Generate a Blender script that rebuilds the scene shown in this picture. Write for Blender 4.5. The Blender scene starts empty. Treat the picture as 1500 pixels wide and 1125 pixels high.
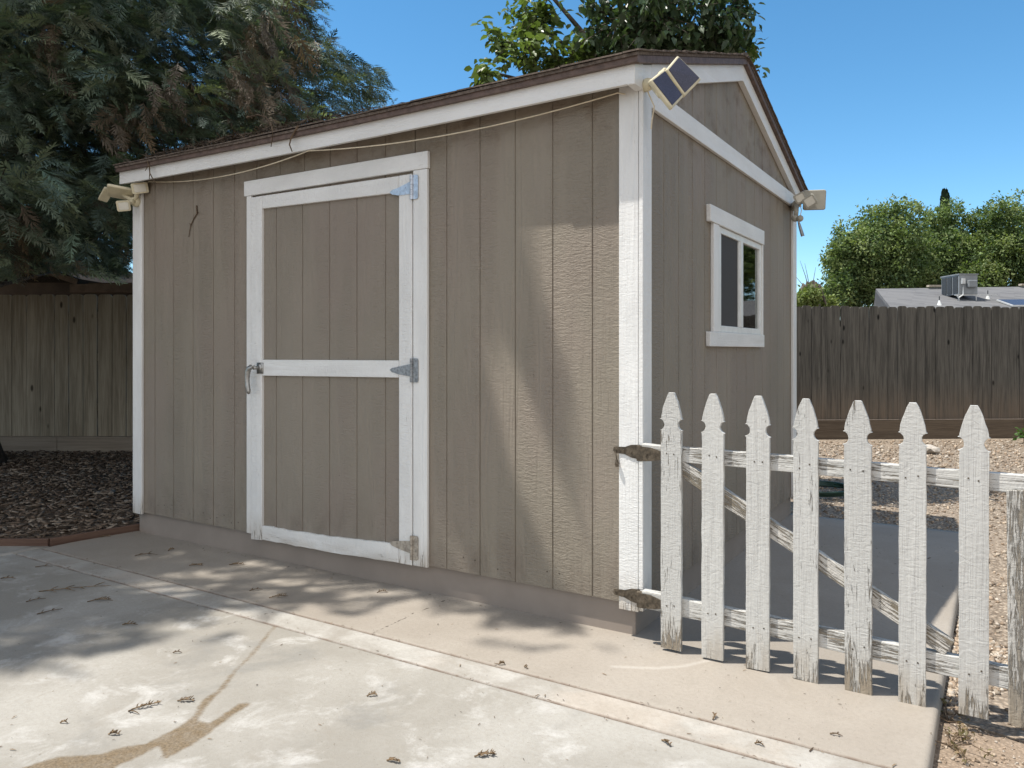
import bpy, bmesh, math, random
import numpy as np
from mathutils import Vector, Matrix, Euler
random.seed(7)
rng = np.random.default_rng(11)
S = bpy.context.scene
COL = S.collection
RAD = math.radians

# ------------------------------------------------------------------ survey of the yard (metres; shed front right corner = origin,
# x runs along the shed front to the right, y to the back)
FPX, HZ, YAW, R0, F0, EYE = 1136.2, 513.45, RAD(32.112), .542, 3.404, 1.25
CY, SY = math.cos(YAW), math.sin(YAW)
CAM = (-(R0*CY-F0*SY), -(R0*SY+F0*CY), EYE)
KU, KV = .38, .231                       # horizontal travel of sunlight per metre of drop


def depth(px, py, F):
    r = (px-750)/FPX*F
    z = EYE-(py-HZ)*F/FPX
    r -= R0
    F -= F0
    return (r*CY-F*SY, r*SY+F*CY, z)


def gnd(px, py, z=0.):
    F = (EYE-z)*FPX/(py-HZ)
    p = depth(px, py, F)
    return (p[0], p[1], z)


def front(px, py, v):
    k = (px-750)/FPX
    u = (k*(F0+v*CY)-R0-v*SY)/(CY+k*SY)
    F = F0-u*SY+v*CY
    return (u, v, EYE-(py-HZ)*F/FPX)


def proj(P):
    P = np.asarray(P, float)
    r = R0+P[..., 0]*CY+P[..., 1]*SY
    F = F0-P[..., 0]*SY+P[..., 1]*CY
    Fs = np.where(F < .05, .05, F)
    return 750+FPX*r/Fs, HZ+FPX*(EYE-P[..., 2])/Fs, F


# ------------------------------------------------------------------ materials
class G:
    def __init__(s, name):
        s.m = bpy.data.materials.new(name)
        s.m.use_nodes = True
        s.nt = s.m.node_tree
        s.b = s.nt.nodes['Principled BSDF']
        s._p = s._o = None

    def n(s, t, **kw):
        x = s.nt.nodes.new(t)
        for k, v in kw.items():
            setattr(x, k, v)
        return x

    def set(s, sock, v):
        if v is None:
            return
        if isinstance(v, bpy.types.NodeSocket):
            s.nt.links.new(v, sock)
        elif isinstance(v, (tuple, list)) and len(v) == 3 and sock.type == 'RGBA':
            sock.default_value = (*v, 1)
        else:
            sock.default_value = v

    def pos(s):
        if not s._p:
            s._p = s.n('ShaderNodeNewGeometry').outputs['Position']
        return s._p

    def obj(s):
        if not s._o:
            tc = s.n('ShaderNodeTexCoord').outputs['Object']
            oi = s.n('ShaderNodeObjectInfo').outputs['Random']
            v = s.n('ShaderNodeVectorMath', operation='ADD')
            s.nt.links.new(tc, v.inputs[0])
            s.nt.links.new(s.math('MULTIPLY', oi, 37.), v.inputs[1])
            s._o = v.outputs[0]
        return s._o

    def mul(s, vec, sc):
        v = s.n('ShaderNodeVectorMath', operation='MULTIPLY')
        s.nt.links.new(vec, v.inputs[0])
        v.inputs[1].default_value = sc
        return v.outputs[0]

    def axis(s, vec, i):
        x = s.n('ShaderNodeSeparateXYZ')
        s.nt.links.new(vec, x.inputs[0])
        return x.outputs[i]

    def noise(s, vec, scale=1., detail=4., rough=.55, dist=0.):
        x = s.n('ShaderNodeTexNoise')
        s.nt.links.new(vec, x.inputs['Vector'])
        x.inputs['Scale'].default_value = scale
        x.inputs['Detail'].default_value = detail
        x.inputs['Roughness'].default_value = rough
        x.inputs['Distortion'].default_value = dist
        return x.outputs['Fac']

    def vor(s, vec, scale, out='Distance', feature='F1'):
        x = s.n('ShaderNodeTexVoronoi', feature=feature)
        s.nt.links.new(vec, x.inputs['Vector'])
        x.inputs['Scale'].default_value = scale
        return x.outputs[out]

    def math(s, op, a, b=0., clamp=False):
        x = s.n('ShaderNodeMath', operation=op, use_clamp=clamp)
        s.set(x.inputs[0], a)
        s.set(x.inputs[1], b)
        return x.outputs[0]

    def mr(s, f, a, b, c=0., d=1.):
        x = s.n('ShaderNodeMapRange', interpolation_type='SMOOTHSTEP')
        s.set(x.inputs[0], f)
        for i, q in enumerate((a, b, c, d)):
            x.inputs[i+1].default_value = q
        return x.outputs[0]

    def mix(s, f, a, b, blend='MIX'):
        x = s.n('ShaderNodeMix', data_type='RGBA', blend_type=blend)
        s.set(x.inputs[0], f)
        s.set(x.inputs[6], a)
        s.set(x.inputs[7], b)
        return x.outputs[2]

    def attr(s, name, out='Fac'):
        return s.n('ShaderNodeAttribute', attribute_name=name).outputs[out]

    def bump(s, h, dist=.01, strength=1., nrm=None):
        x = s.n('ShaderNodeBump')
        x.inputs['Strength'].default_value = strength
        x.inputs['Distance'].default_value = dist
        s.set(x.inputs['Height'], h)
        if nrm is not None:
            s.nt.links.new(nrm, x.inputs['Normal'])
        return x.outputs[0]

    def done(s, col, rough=.7, nrm=None, spec=.3, metal=0.):
        s.set(s.b.inputs['Base Color'], col)
        s.set(s.b.inputs['Roughness'], rough)
        s.b.inputs['Specular IOR Level'].default_value = spec
        s.b.inputs['Metallic'].default_value = metal
        if nrm is not None:
            s.nt.links.new(nrm, s.b.inputs['Normal'])
        return s.m


def wood_bump(g, p, grain, side, cw=1.):
    """height of rough sawn wood: chatter across, fine grain along. grain = index of the grain axis"""
    def sc(along, across):
        v = [across]*3
        v[grain] = along
        return tuple(v)
    fine = g.noise(g.mul(p, sc(5, 170)), 1, 3)
    chat = g.noise(g.mul(p, sc(115, 26)), 1, 3, .6, .9)
    chat2 = g.noise(g.mul(p, sc(52, 30)), 1, 2, .5, 1.2)
    sel = g.mr(g.noise(g.mul(p, sc(.5, 7)), 1, 2), .42, .6)
    ring = g.math('SINE', g.math('MULTIPLY', g.noise(g.mul(p, sc(.55, 5.0)), 1, 2, .5, .3), 75.))
    a = g.math('MULTIPLY', g.math('MULTIPLY', chat, cw), g.math('ADD', g.math('MULTIPLY', sel, .9), .35))
    a = g.math('ADD', a, g.math('MULTIPLY', chat2, .35))
    a = g.math('ADD', a, g.math('MULTIPLY', fine, .55))
    a = g.math('ADD', a, g.math('MULTIPLY', ring, g.math('MULTIPLY', g.math('SUBTRACT', 1.0, sel), .14)))
    return a


def m_siding(name, base, amt=.0062):
    g = G(name)
    p = g.pos()
    h = wood_bump(g, p, 2, 0)
    blot = g.noise(g.mul(p, (1.3, 1.3, .8)), 1, 5, .6)
    hue = g.noise(g.mul(p, (2.1, 2.1, 1.3)), 1, 3, .5)
    streak = g.noise(g.mul(p, (16, 16, .7)), 1, 4, .6)
    col = g.mix(g.mr(blot, .3, .75), tuple(c*.90 for c in base), tuple(c*1.09 for c in base))
    col = g.mix(g.math('MULTIPLY', g.mr(hue, .4, .65), .5), col, (base[0]*1.05, base[1]*.985, base[2]*1.03))
    col = g.mix(g.math('MULTIPLY', g.mr(streak, .52, .8), .22), col, tuple(c*1.22 for c in base))
    z = g.axis(p, 2)
    dirt = g.math('MULTIPLY', g.mr(z, .55, .13), g.mr(g.noise(g.mul(p, (9, 9, 5)), 1, 5, .65), .35, .75))
    col = g.mix(g.math('MULTIPLY', dirt, .6), col, (.15, .12, .095))
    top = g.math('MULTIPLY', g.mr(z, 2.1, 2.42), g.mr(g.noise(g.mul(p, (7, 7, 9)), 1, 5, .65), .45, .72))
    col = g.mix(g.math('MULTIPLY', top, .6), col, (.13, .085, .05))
    spk = g.math('MULTIPLY', g.mr(g.noise(p, 55, 2), .70, .76), g.mr(g.noise(p, 3.1, 3), .5, .65))
    col = g.mix(g.math('MULTIPLY', spk, .55), col, (.07, .05, .035))
    return g.done(col, .62, g.bump(h, amt, .9), .25)


def m_white(name, grain=2, worn=.0, foot=None, use_obj=False, amt=.004, base=(.77, .77, .755), grey=(.24, .215, .18), chat=1., vary=False):
    """painted wood; worn 0..1 raises the share of bare grey timber, foot = world height under which it wears through"""
    g = G(name)
    p = g.obj() if use_obj else g.pos()
    h = wood_bump(g, p, grain, 0, chat)

    def sc(along, across):
        v = [across]*3
        v[grain] = along
        return tuple(v)
    tone = g.noise(g.mul(p, sc(3, 9)), 1, 5, .6)
    col = g.mix(g.mr(tone, .3, .72), tuple(c*.90 for c in base), base)
    chips = g.noise(g.mul(p, sc(11, 150)), 1, 6, .7, .5)
    patch = g.noise(g.mul(p, sc(2.2, 11)), 1, 4, .6)
    f = g.math('ADD', chips, g.math('MULTIPLY', patch, .55))
    thr = 1.03-.30*worn
    if foot is not None:
        zz = g.mr(g.axis(g.pos(), 2), foot[1], foot[0])
        f = g.math('ADD', f, g.math('MULTIPLY', zz, foot[2]))
    if vary:
        rnd = g.n('ShaderNodeObjectInfo').outputs['Random']
        f = g.math('ADD', f, g.math('MULTIPLY', g.math('SUBTRACT', rnd, .6), .16))
        col = g.mix(g.mr(rnd, .2, 1.), col, tuple(c*.90 for c in base))
    mask = g.mr(f, thr, thr+.09)
    wood = g.mix(g.noise(g.mul(p, sc(4, 150)), 1, 4, .6), tuple(c*.45 for c in grey), tuple(c*1.5 for c in grey))
    col = g.mix(mask, col, wood)
    if foot is not None:
        soil = g.math('MULTIPLY', zz, g.mr(g.noise(g.mul(p, sc(6, 25)), 1, 4), .2, .7))
        col = g.mix(g.math('MULTIPLY', soil, .7), col, (.36, .30, .225))
    hh = g.math('SUBTRACT', h, g.math('MULTIPLY', mask, .9))
    return g.done(col, g.mix(mask, (.45,)*3, (.85,)*3), g.bump(hh, amt, .9), .3)


def m_bare(name, grain, dark, light, use_obj=False, amt=.005, streaks=150, foot=None, knots=True):
    g = G(name)
    p = g.obj() if use_obj else g.pos()

    def sc(along, across):
        v = [across]*3
        v[grain] = along
        return tuple(v)
    a = g.noise(g.mul(p, sc(3, streaks)), 1, 5, .65, .3)
    b = g.noise(g.mul(p, sc(.8, 14)), 1, 4, .6)
    f = g.math('ADD', g.math('MULTIPLY', a, .6), g.math('MULTIPLY', b, .5))
    col = g.mix(g.mr(f, .36, .72), dark, light)
    if knots:
        k = g.vor(g.mul(p, sc(2.3, 5.5)), 1)
        col = g.mix(g.mr(k, .13, .05), col, tuple(c*.35 for c in dark))
    if foot is not None:
        zz = g.mr(g.axis(g.pos(), 2), foot[1], foot[0])
        col = g.mix(g.math('MULTIPLY', zz, g.mr(b, .3, .7, .3, .9)), col, foot[2])
    return g.done(col, .85, g.bump(a, amt, .8), .2)


def m_plain(name, col, rough=.5, spec=.4, metal=0., var=.12, scale=20, bump=.0):
    g = G(name)
    p = g.pos()
    n = g.noise(p, scale, 4, .6)
    c = g.mix(g.mr(n, .3, .7), tuple(x*(1-var) for x in col), tuple(min(1, x*(1+var)) for x in col))
    return g.done(c, rough, g.bump(n, bump, .6) if bump else None, spec, metal)


def m_concrete(name, kind):
    g = G(name)
    p = g.pos()
    big = g.noise(p, .9, 6, .62, .3)
    mid = g.noise(p, 4.2, 6, .66, .5)
    fine = g.noise(p, 60, 4, .7)
    speck = g.noise(p, 230, 3, .7)
    pit = g.noise(p, 95, 2, .5)
    if kind == 'old':
        col = g.mix(g.mr(big, .36, .66), (.262, .247, .218), (.36, .346, .317))
        col = g.mix(g.math('MULTIPLY', g.mr(mid, .50, .70), .85), col, (.465, .455, .435))
        col = g.mix(g.math('MULTIPLY', g.mr(g.noise(p, 2.3, 5, .6, .6), .55, .72), .7), col, (.205, .20, .185))
    elif kind == 'strip':
        col = g.mix(g.mr(mid, .35, .68), (.29, .27, .24), (.41, .396, .368))
        col = g.mix(g.math('MULTIPLY', g.mr(big, .5, .62), .5), col, (.44, .38, .32))
    else:
        col = g.mix(g.mr(big, .3, .7), (.275, .244, .208), (.335, .303, .264))
        col = g.mix(g.math('MULTIPLY', g.mr(mid, .52, .72), .3), col, (.38, .348, .305))
    col = g.mix(g.math('MULTIPLY', g.mr(fine, .35, .7), .22), col, (.2, .175, .145))
    col = g.mix(g.math('MULTIPLY', g.mr(speck, .60, .68), .5), col, (.16, .14, .12))
    col = g.mix(g.math('MULTIPLY', g.mr(pit, .68, .74), .45), col, (.13, .11, .09))
    wear = g.noise(p, 11, 5, .7, .8)
    col = g.mix(g.math('MULTIPLY', g.mr(wear, .54, .68), .28), col, (.25, .225, .19))
    # paint-white scuffs, spilt soil, cracks: marks with outlines of their own
    if kind == 'old':
        e = g.math('ADD', g.attr('stain'), g.math('MULTIPLY', g.math('SUBTRACT', g.noise(p, 45, 4, .65), .5), .016))
        e = g.math('ADD', e, g.math('MULTIPLY', g.math('SUBTRACT', g.noise(p, 13, 4, .7), .46), .02))
        soil = g.mix(g.mr(g.noise(p, 110, 5, .75), .3, .7), (.085, .06, .034), (.215, .16, .098))
        col = g.mix(g.math('MULTIPLY', g.mr(e, -.007, .012), g.mr(g.noise(p, 24, 5, .7), .25, .7, .72, .97)), col, soil)
    c = g.math('ADD', g.attr('crack'), g.math('MULTIPLY', g.math('SUBTRACT', g.noise(p, 45, 4, .6), .5), .03))
    ck = g.mr(g.math('ABSOLUTE', c), .0042, .0012)
    col = g.mix(g.math('MULTIPLY', ck, .85), col, (.085, .065, .05))
    if kind == 'new':
        sfm = g.math('MULTIPLY', g.mr(g.math('ADD', g.attr('scuff'), g.math('MULTIPLY', g.noise(p, 50, 3), .016)), .03, .006), .22)
        col = g.mix(sfm, col, (.62, .60, .57))
    j = g.mr(g.attr('edge'), .010, .0)
    col = g.mix(g.math('MULTIPLY', j, g.mr(g.noise(p, 18, 4), .3, .7, .25, .9)), col, (.17, .125, .095))
    h = g.math('ADD', g.math('MULTIPLY', fine, .7), g.math('MULTIPLY', speck, .35))
    h = g.math('SUBTRACT', h, g.math('MULTIPLY', ck, 1.5))
    return g.done(col, .8, g.bump(h, .003, .7), .25)


def m_leaf(name, trans=.3, rough=.55, spec=.3):
    g = G(name)
    a = g.n('ShaderNodeAttribute', attribute_name='tint').outputs['Color']
    g.done(a, rough, None, spec)
    t = g.n('ShaderNodeBsdfTranslucent')
    g.nt.links.new(g.mix(1., a, (1.2, 1.35, .55), 'MULTIPLY'), t.inputs[0])
    mx = g.n('ShaderNodeMixShader')
    mx.inputs[0].default_value = trans
    g.nt.links.new(g.b.outputs[0], mx.inputs[1])
    g.nt.links.new(t.outputs[0], mx.inputs[2])
    g.nt.links.new(mx.outputs[0], g.nt.nodes['Material Output'].inputs[0])
    return g.m


TAUPE = (.254, .223, .179)
MAT = {}
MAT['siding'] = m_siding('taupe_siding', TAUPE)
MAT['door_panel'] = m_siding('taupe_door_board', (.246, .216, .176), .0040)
MAT['base'] = m_plain('taupe_base_board', (.262, .222, .190), .6, .3, 0, .06, 5, .002)
MAT['trim'] = m_white('white_trim', 2, .14, (.12, .32, .16), chat=.55)
MAT['trim_h'] = m_white('white_trim_across', 0, .12)
MAT['trim_y'] = m_white('white_trim_side', 1, .0)
MAT['door_white'] = m_white('white_door_board', 2, .12, (.08, .32, .2))
MAT['door_white_h'] = m_white('white_door_rail', 0, .14, (.08, .22, .17))
MAT['picket'] = m_white('weathered_white_picket', 2, .28, (-.02, .22, .22), True, .0055, (.55, .545, .52), (.25, .215, .17), .25, True)
MAT['picket_bare'] = m_white('bare_grey_picket', 2, .92, (-.02, .2, .15), True, .007, (.50, .485, .45), (.29, .26, .215), .2)
MAT['rail'] = m_white('weathered_white_rail', 0, .74, None, True, .006, (.55, .54, .51), (.26, .225, .18), .25)
MAT['brace'] = m_white('weathered_grey_brace', 0, .98, None, True, .006, (.56, .535, .49), (.24, .205, .155), .25)
MAT['roof_edge'] = m_plain('brown_roof_edge', (.118, .082, .068), .6, .3, 0, .25, 25, .002)
MAT['shingle'] = m_plain('brown_shingle', (.13, .105, .088), .95, .1, 0, .35, 60, .004)
MAT['steel'] = m_plain('zinc_steel', (.50, .53, .58), .38, .5, .85, .18, 40)
MAT['old_steel'] = m_plain('dull_zinc_steel', (.30, .315, .33), .5, .5, .7, .3, 60)
MAT['beige_steel'] = m_plain('paint_smeared_steel', (.36, .32, .27), .6, .4, .3, .3, 50)
MAT['rust'] = m_plain('rusty_steel', (.105, .085, .062), .65, .4, .5, .45, 45, .002)
MAT['chrome'] = m_plain('chrome', (.36, .36, .35), .38, .5, .8, .2, 60)
MAT['yellowed'] = m_plain('yellowed_plastic', (.60, .545, .385), .5, .4, 0, .12, 14)
MAT['grey_plastic'] = m_plain('grey_plastic', (.36, .345, .29), .5, .4, 0, .1, 14)
MAT['lens'] = m_plain('lamp_lens', (.66, .64, .56), .2, .5, 0, .05, 30)
MAT['cell'] = m_plain('solar_cell', (.045, .043, .062), .25, .5, 0, .3, 220)
MAT['dark'] = m_plain('dark_void', (.02, .019, .018), .9, .1)
MAT['inner'] = m_plain('bare_inner_board', (.16, .12, .08), .9, .1)
MAT['string'] = m_plain('cream_cord', (.62, .55, .42), .8, .2)
MAT['twig'] = m_plain('dry_twig', (.115, .082, .055), .9, .1, 0, .4, 60)
MAT['dryleaf'] = m_plain('dry_leaf', (.165, .115, .07), .85, .15, 0, .5, 60)
MAT['alu'] = m_plain('white_window_frame', (.70, .71, .69), .4, .4, 0, .06, 20)
MAT['fenceL'] = m_bare('brown_fence_board', 2, (.225, .192, .14), (.44, .39, .30), True, .004, 90)
MAT['kick'] = m_bare('grey_kick_board', 0, (.24, .20, .16), (.36, .31, .25), True, .003, 90, None, False)
MAT['fenceR'] = m_bare('dark_weathered_fence_board', 2, (.043, .041, .037), (.155, .145, .127), True, .006, 120, (.1, .9, (.19, .14, .10)))
MAT['rot'] = m_bare('brown_rot_board', 0, (.080, .060, .044), (.155, .12, .088), True, .004, 80)
MAT['bark'] = m_bare('redwood_bark', 2, (.022, .017, .013), (.085, .062, .046), False, .03, 30, None, False)
MAT['bark2'] = m_bare('grey_bark', 2, (.05, .042, .034), (.15, .13, .105), False, .02, 30, None, False)
MAT['edging'] = m_bare('red_brown_edging', 0, (.085, .05, .038), (.15, .095, .07), True, .004, 60, None, False)
MAT['old'] = m_concrete('old_concrete', 'old')
MAT['strip'] = m_concrete('strip_concrete', 'strip')
MAT['new'] = m_concrete('new_concrete', 'new')
MAT['joint'] = m_plain('joint_soil', (.12, .078, .055), .95, .1, 0, .4, 60)
MAT['needles'] = m_leaf('conifer_foliage', .22, .6, .25)
MAT['leaf'] = m_leaf('broad_leaf', .28, .38, .45)
MAT['farleaf'] = m_leaf('far_leaf', .3, .6, .2)
MAT['chip'] = m_leaf('bark_chip', .0, .9, .1)
MAT['house_wall'] = m_plain('brown_render', (.075, .055, .04), .9, .1, 0, .2, 4)
MAT['brown_board'] = m_plain('brown_painted_board', (.12, .08, .054), .8, .2, 0, .2, 10)
MAT['dark_shingle'] = m_plain('dark_brown_shingle', (.028, .022, .017), .95, .05, 0, .3, 40)
MAT['tan_wall'] = m_plain('tan_stucco', (.42, .36, .28), .9, .1, 0, .1, 8)
MAT['hvac'] = m_plain('grey_sheet_metal', (.235, .25, .26), .55, .4, .2, .12, 3)
MAT['hvac_dark'] = m_plain('dark_coil', (.05, .055, .06), .7, .3, .2, .3, 40)
MAT['galv'] = m_plain('galvanised', (.55, .56, .55), .5, .4, .3, .1, 6)
MAT['hose'] = m_plain('green_hose', (.02, .05, .035), .4, .4)
MAT['rock'] = m_plain('pale_rock', (.42, .38, .33), .9, .2, 0, .35, 18, .01)
MAT['screen'] = m_plain('insect_screen', (.025, .025, .025), .85, .1)


def m_glass():
    g = G('window_glass')
    nt = g.nt
    gl = g.n('ShaderNodeBsdfGlossy')
    gl.inputs['Roughness'].default_value = .03
    gl.inputs['Color'].default_value = (1, 1, 1, 1)
    tr = g.n('ShaderNodeBsdfTransparent')
    tr.inputs[0].default_value = (.7, .73, .72, 1)
    fr = g.n('ShaderNodeFresnel')
    fr.inputs[0].default_value = 1.6
    mx = g.n('ShaderNodeMixShader')
    nt.links.new(fr.outputs[0], mx.inputs[0])
    nt.links.new(tr.outputs[0], mx.inputs[1])
    nt.links.new(gl.outputs[0], mx.inputs[2])
    nt.links.new(mx.outputs[0], nt.nodes['Material Output'].inputs[0])
    return g.m


def m_screen():
    g = G('insect_mesh')
    tr = g.n('ShaderNodeBsdfTransparent')
    mx = g.n('ShaderNodeMixShader')
    mx.inputs[0].default_value = .85
    g.done((.075, .072, .07), .7, None, .2)
    g.nt.links.new(tr.outputs[0], mx.inputs[1])
    g.nt.links.new(g.b.outputs[0], mx.inputs[2])
    g.nt.links.new(mx.outputs[0], g.nt.nodes['Material Output'].inputs[0])
    return g.m


MAT['glass'] = m_glass()
MAT['screen'] = m_screen()


def m_ground(name, cols, scale, bumpd):
    g = G(name)
    p = g.pos()
    v = g.vor(p, scale, 'Color')
    d = g.vor(p, scale, 'Distance')
    n = g.noise(p, 1.1, 5, .6)
    f = g.math('ADD', g.math('MULTIPLY', g.axis(v, 0), .6), g.math('MULTIPLY', g.noise(p, scale*.3, 4, .7), .4))
    col = g.mix(g.mr(f, .2, .8), cols[0], cols[1])
    col = g.mix(g.math('MULTIPLY', g.mr(d, .25, .65), .55), col, tuple(c*.3 for c in cols[0]))
    col = g.mix(g.math('MULTIPLY', g.mr(n, .5, .7), .5), col, cols[2])
    return g.done(col, .95, g.bump(g.math('SUBTRACT', 1., d), bumpd, .8), .1)


MAT['gravel'] = m_ground('tan_gravel', ((.24, .19, .145), (.43, .36, .285), (.33, .265, .205)), 55, .012)
MAT['dirt'] = m_ground('dry_dirt', ((.22, .165, .125), (.36, .285, .22), (.30, .235, .175)), 90, .006)
MAT['mulch'] = m_ground('mulch_soil', ((.11, .08, .058), (.23, .175, .13), (.15, .112, .08)), 30, .03)


def m_shingle_grey():
    g = G('grey_roof_shingle')
    p = g.obj()
    br = g.n('ShaderNodeTexBrick')
    g.nt.links.new(p, br.inputs['Vector'])
    br.inputs['Scale'].default_value = 1.
    br.inputs['Brick Width'].default_value = .9
    br.inputs['Row Height'].default_value = .16
    br.inputs['Mortar Size'].default_value = .012
    br.inputs['Color1'].default_value = (.115, .116, .12, 1)
    br.inputs['Color2'].default_value = (.175, .174, .176, 1)
    br.inputs['Mortar'].default_value = (.13, .13, .135, 1)
    c = g.mix(g.mr(g.noise(p, 1.5, 4), .35, .7), br.outputs['Color'], (.16, .16, .162))
    return g.done(c, .95, None, .1)


MAT['grey_shingle'] = m_shingle_grey()


# ------------------------------------------------------------------ mesh helpers
def tag(o, label=None, cat=None, group=None, kind=None):
    if label:
        o['label'] = label
    if cat:
        o['category'] = cat
    if group:
        o['group'] = group
    if kind:
        o['kind'] = kind
    return o


def thing(name, label, cat, loc, group=None):
    o = bpy.data.objects.new(name, None)
    o.empty_display_size = .1
    COL.objects.link(o)
    o.location = loc
    return tag(o, label, cat, group)


def root_loc(parent):
    v = Vector((0, 0, 0))
    while parent is not None:
        v += parent.location
        parent = parent.parent
    return v


class MB:
    def __init__(s):
        s.v, s.f = [], []

    def hexa(s, c):          # 8 corners: bottom ring then top ring
        b = len(s.v)
        s.v += [tuple(q) for q in c]
        s.f += [tuple(b+i for i in q) for q in ((3, 2, 1, 0), (4, 5, 6, 7), (0, 1, 5, 4), (1, 2, 6, 5), (2, 3, 7, 6), (3, 0, 4, 7))]
        return s

    def box(s, x0, x1, y0, y1, z0, z1):
        return s.hexa([(x0, y0, z0), (x1, y0, z0), (x1, y1, z0), (x0, y1, z0), (x0, y0, z1), (x1, y0, z1), (x1, y1, z1), (x0, y1, z1)])

    def prism(s, poly, axis, d0, d1):
        """poly of 2-D points extruded along axis ('x','y','z') from d0 to d1"""
        b = len(s.v)
        n = len(poly)

        def P(a, c, d):
            return {'x': (d, a, c), 'y': (a, d, c), 'z': (a, c, d)}[axis]
        s.v += [P(a, c, d0) for a, c in poly]+[P(a, c, d1) for a, c in poly]
        s.f.append(tuple(range(b, b+n)))
        s.f.append(tuple(range(b+2*n-1, b+n-1, -1)))
        for i in range(n):
            j = (i+1) % n
            s.f.append((b+j, b+i, b+n+i, b+n+j))
        return s

    def tube(s, pts, rad, n=8, cap=True):
        pts = [Vector(p) for p in pts]
        if not hasattr(rad, '__len__'):
            rad = [rad]*len(pts)
        b = len(s.v)
        ref = Vector((0, 0, 1)) if abs((pts[-1]-pts[0]).normalized().z) < .9 else Vector((1, 0, 0))
        for i, p in enumerate(pts):
            t = (pts[min(i+1, len(pts)-1)]-pts[max(i-1, 0)]).normalized()
            x = t.cross(ref).normalized()
            y = t.cross(x)
            for k in range(n):
                a = 2*math.pi*k/n
                s.v.append(tuple(p+(x*math.cos(a)+y*math.sin(a))*rad[i]))
        for i in range(len(pts)-1):
            for k in range(n):
                k2 = (k+1) % n
                s.f.append((b+i*n+k, b+i*n+k2, b+(i+1)*n+k2, b+(i+1)*n+k))
        if cap:
            s.f.append(tuple(b+k for k in range(n-1, -1, -1)))
            e = b+(len(pts)-1)*n
            s.f.append(tuple(e+k for k in range(n)))
        return s

    def slab(s, o, ex, ey, ez):   # box centred at o with half-axis vectors
        o, ex, ey, ez = map(Vector, (o, ex, ey, ez))
        return s.hexa([o-ex-ey-ez, o+ex-ey-ez, o+ex+ey-ez, o-ex+ey-ez, o-ex-ey+ez, o+ex-ey+ez, o+ex+ey+ez, o-ex+ey+ez])

    def build(s, name, mat, parent=None, base=None, bevel=0., smooth=False, seg=2):
        off = root_loc(parent) if parent else Vector(base or (0, 0, 0))
        me = bpy.data.meshes.new(name)
        me.from_pydata([tuple(Vector(p)-off) for p in s.v], [], s.f)
        me.materials.append(mat)
        bm = bmesh.new()
        bm.from_mesh(me)
        bmesh.ops.recalc_face_normals(bm, faces=bm.faces)
        bm.to_mesh(me)
        bm.free()
        if smooth:
            for p in me.polygons:
                p.use_smooth = True
        o = bpy.data.objects.new(name, me)
        COL.objects.link(o)
        if parent:
            o.parent = parent
        else:
            o.location = off
        if bevel:
            m = o.modifiers.new('edge', 'BEVEL')
            m.width = bevel
            m.segments = seg
            m.limit_method = 'ANGLE'
            m.angle_limit = RAD(40)
        return o


def np_mesh(name, V, F, mat, parent=None, base=None, tint=None, attrs=None, smooth=False):
    off = np.array(root_loc(parent) if parent else Vector(base or (0, 0, 0)))
    V = np.asarray(V, np.float32)-off.astype(np.float32)
    F = np.asarray(F, np.int32)
    me = bpy.data.meshes.new(name)
    n, k = F.shape
    me.vertices.add(len(V))
    me.vertices.foreach_set('co', V.ravel())
    me.loops.add(n*k)
    me.loops.foreach_set('vertex_index', F.ravel())
    me.polygons.add(n)
    me.polygons.foreach_set('loop_start', np.arange(0, n*k, k, dtype=np.int32))
    me.polygons.foreach_set('loop_total', np.full(n, k, np.int32))
    if smooth:
        me.polygons.foreach_set('use_smooth', np.ones(n, bool))
    me.update(calc_edges=True)
    if tint is not None:
        a = me.attributes.new('tint', 'FLOAT_COLOR', 'POINT')
        c = np.ones((len(V), 4), np.float32)
        c[:, :3] = tint
        a.data.foreach_set('color', c.ravel())
    for kx, arr in (attrs or {}).items():
        a = me.attributes.new(kx, 'FLOAT', 'POINT')
        a.data.foreach_set('value', np.asarray(arr, np.float32))
    me.materials.append(mat)
    o = bpy.data.objects.new(name, me)
    COL.objects.link(o)
    if parent:
        o.parent = parent
    else:
        o.location = Vector([float(x) for x in off])
    return o


def instance(tV, tF, pos, R, sc):
    """copies of a template (tV,tF) at pos with rotation matrices R and scale sc"""
    n, m = len(pos), len(tV)
    V = np.einsum('nij,mj->nmi', R, tV)*np.asarray(sc)[:, None, None]+pos[:, None, :]
    F = tF[None]+(np.arange(n)*m)[:, None, None]
    return V.reshape(-1, 3), F.reshape(-1, tF.shape[1])


def frames(d, nrm):
    """rotation matrices whose x axis is d and z axis close to nrm"""
    d = d/np.linalg.norm(d, axis=1, keepdims=True)
    y = np.cross(nrm, d)
    y /= np.linalg.norm(y, axis=1, keepdims=True)+1e-9
    z = np.cross(d, y)
    return np.stack([d, y, z], axis=2)


def seg_dist(P, pts):
    """distance of 2-D points to a polyline"""
    best = np.full(len(P), 9.)
    for a, b in zip(pts[:-1], pts[1:]):
        a, b = np.array(a[:2]), np.array(b[:2])
        ab = b-a
        t = np.clip(((P-a)@ab)/(ab@ab), 0, 1)
        best = np.minimum(best, np.linalg.norm(P-(a+t[:, None]*ab), axis=1))
    return best


def in_poly(x, y, poly):
    r = np.zeros(np.shape(x), bool)
    n = len(poly)
    for i in range(n):
        x0, y0 = poly[i][:2]
        x1, y1 = poly[(i+1) % n][:2]
        c = ((y0 > y) != (y1 > y)) & (x < (x1-x0)*(y-y0)/((y1-y0) if y1 != y0 else 1e-9)+x0)
        r ^= c
    return r


# ------------------------------------------------------------------ ground
gm = MB().box(-400, 400, -400, 400, -.4, -.12)
tag(gm.build('ground', MAT['dirt']), kind='structure')


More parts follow.
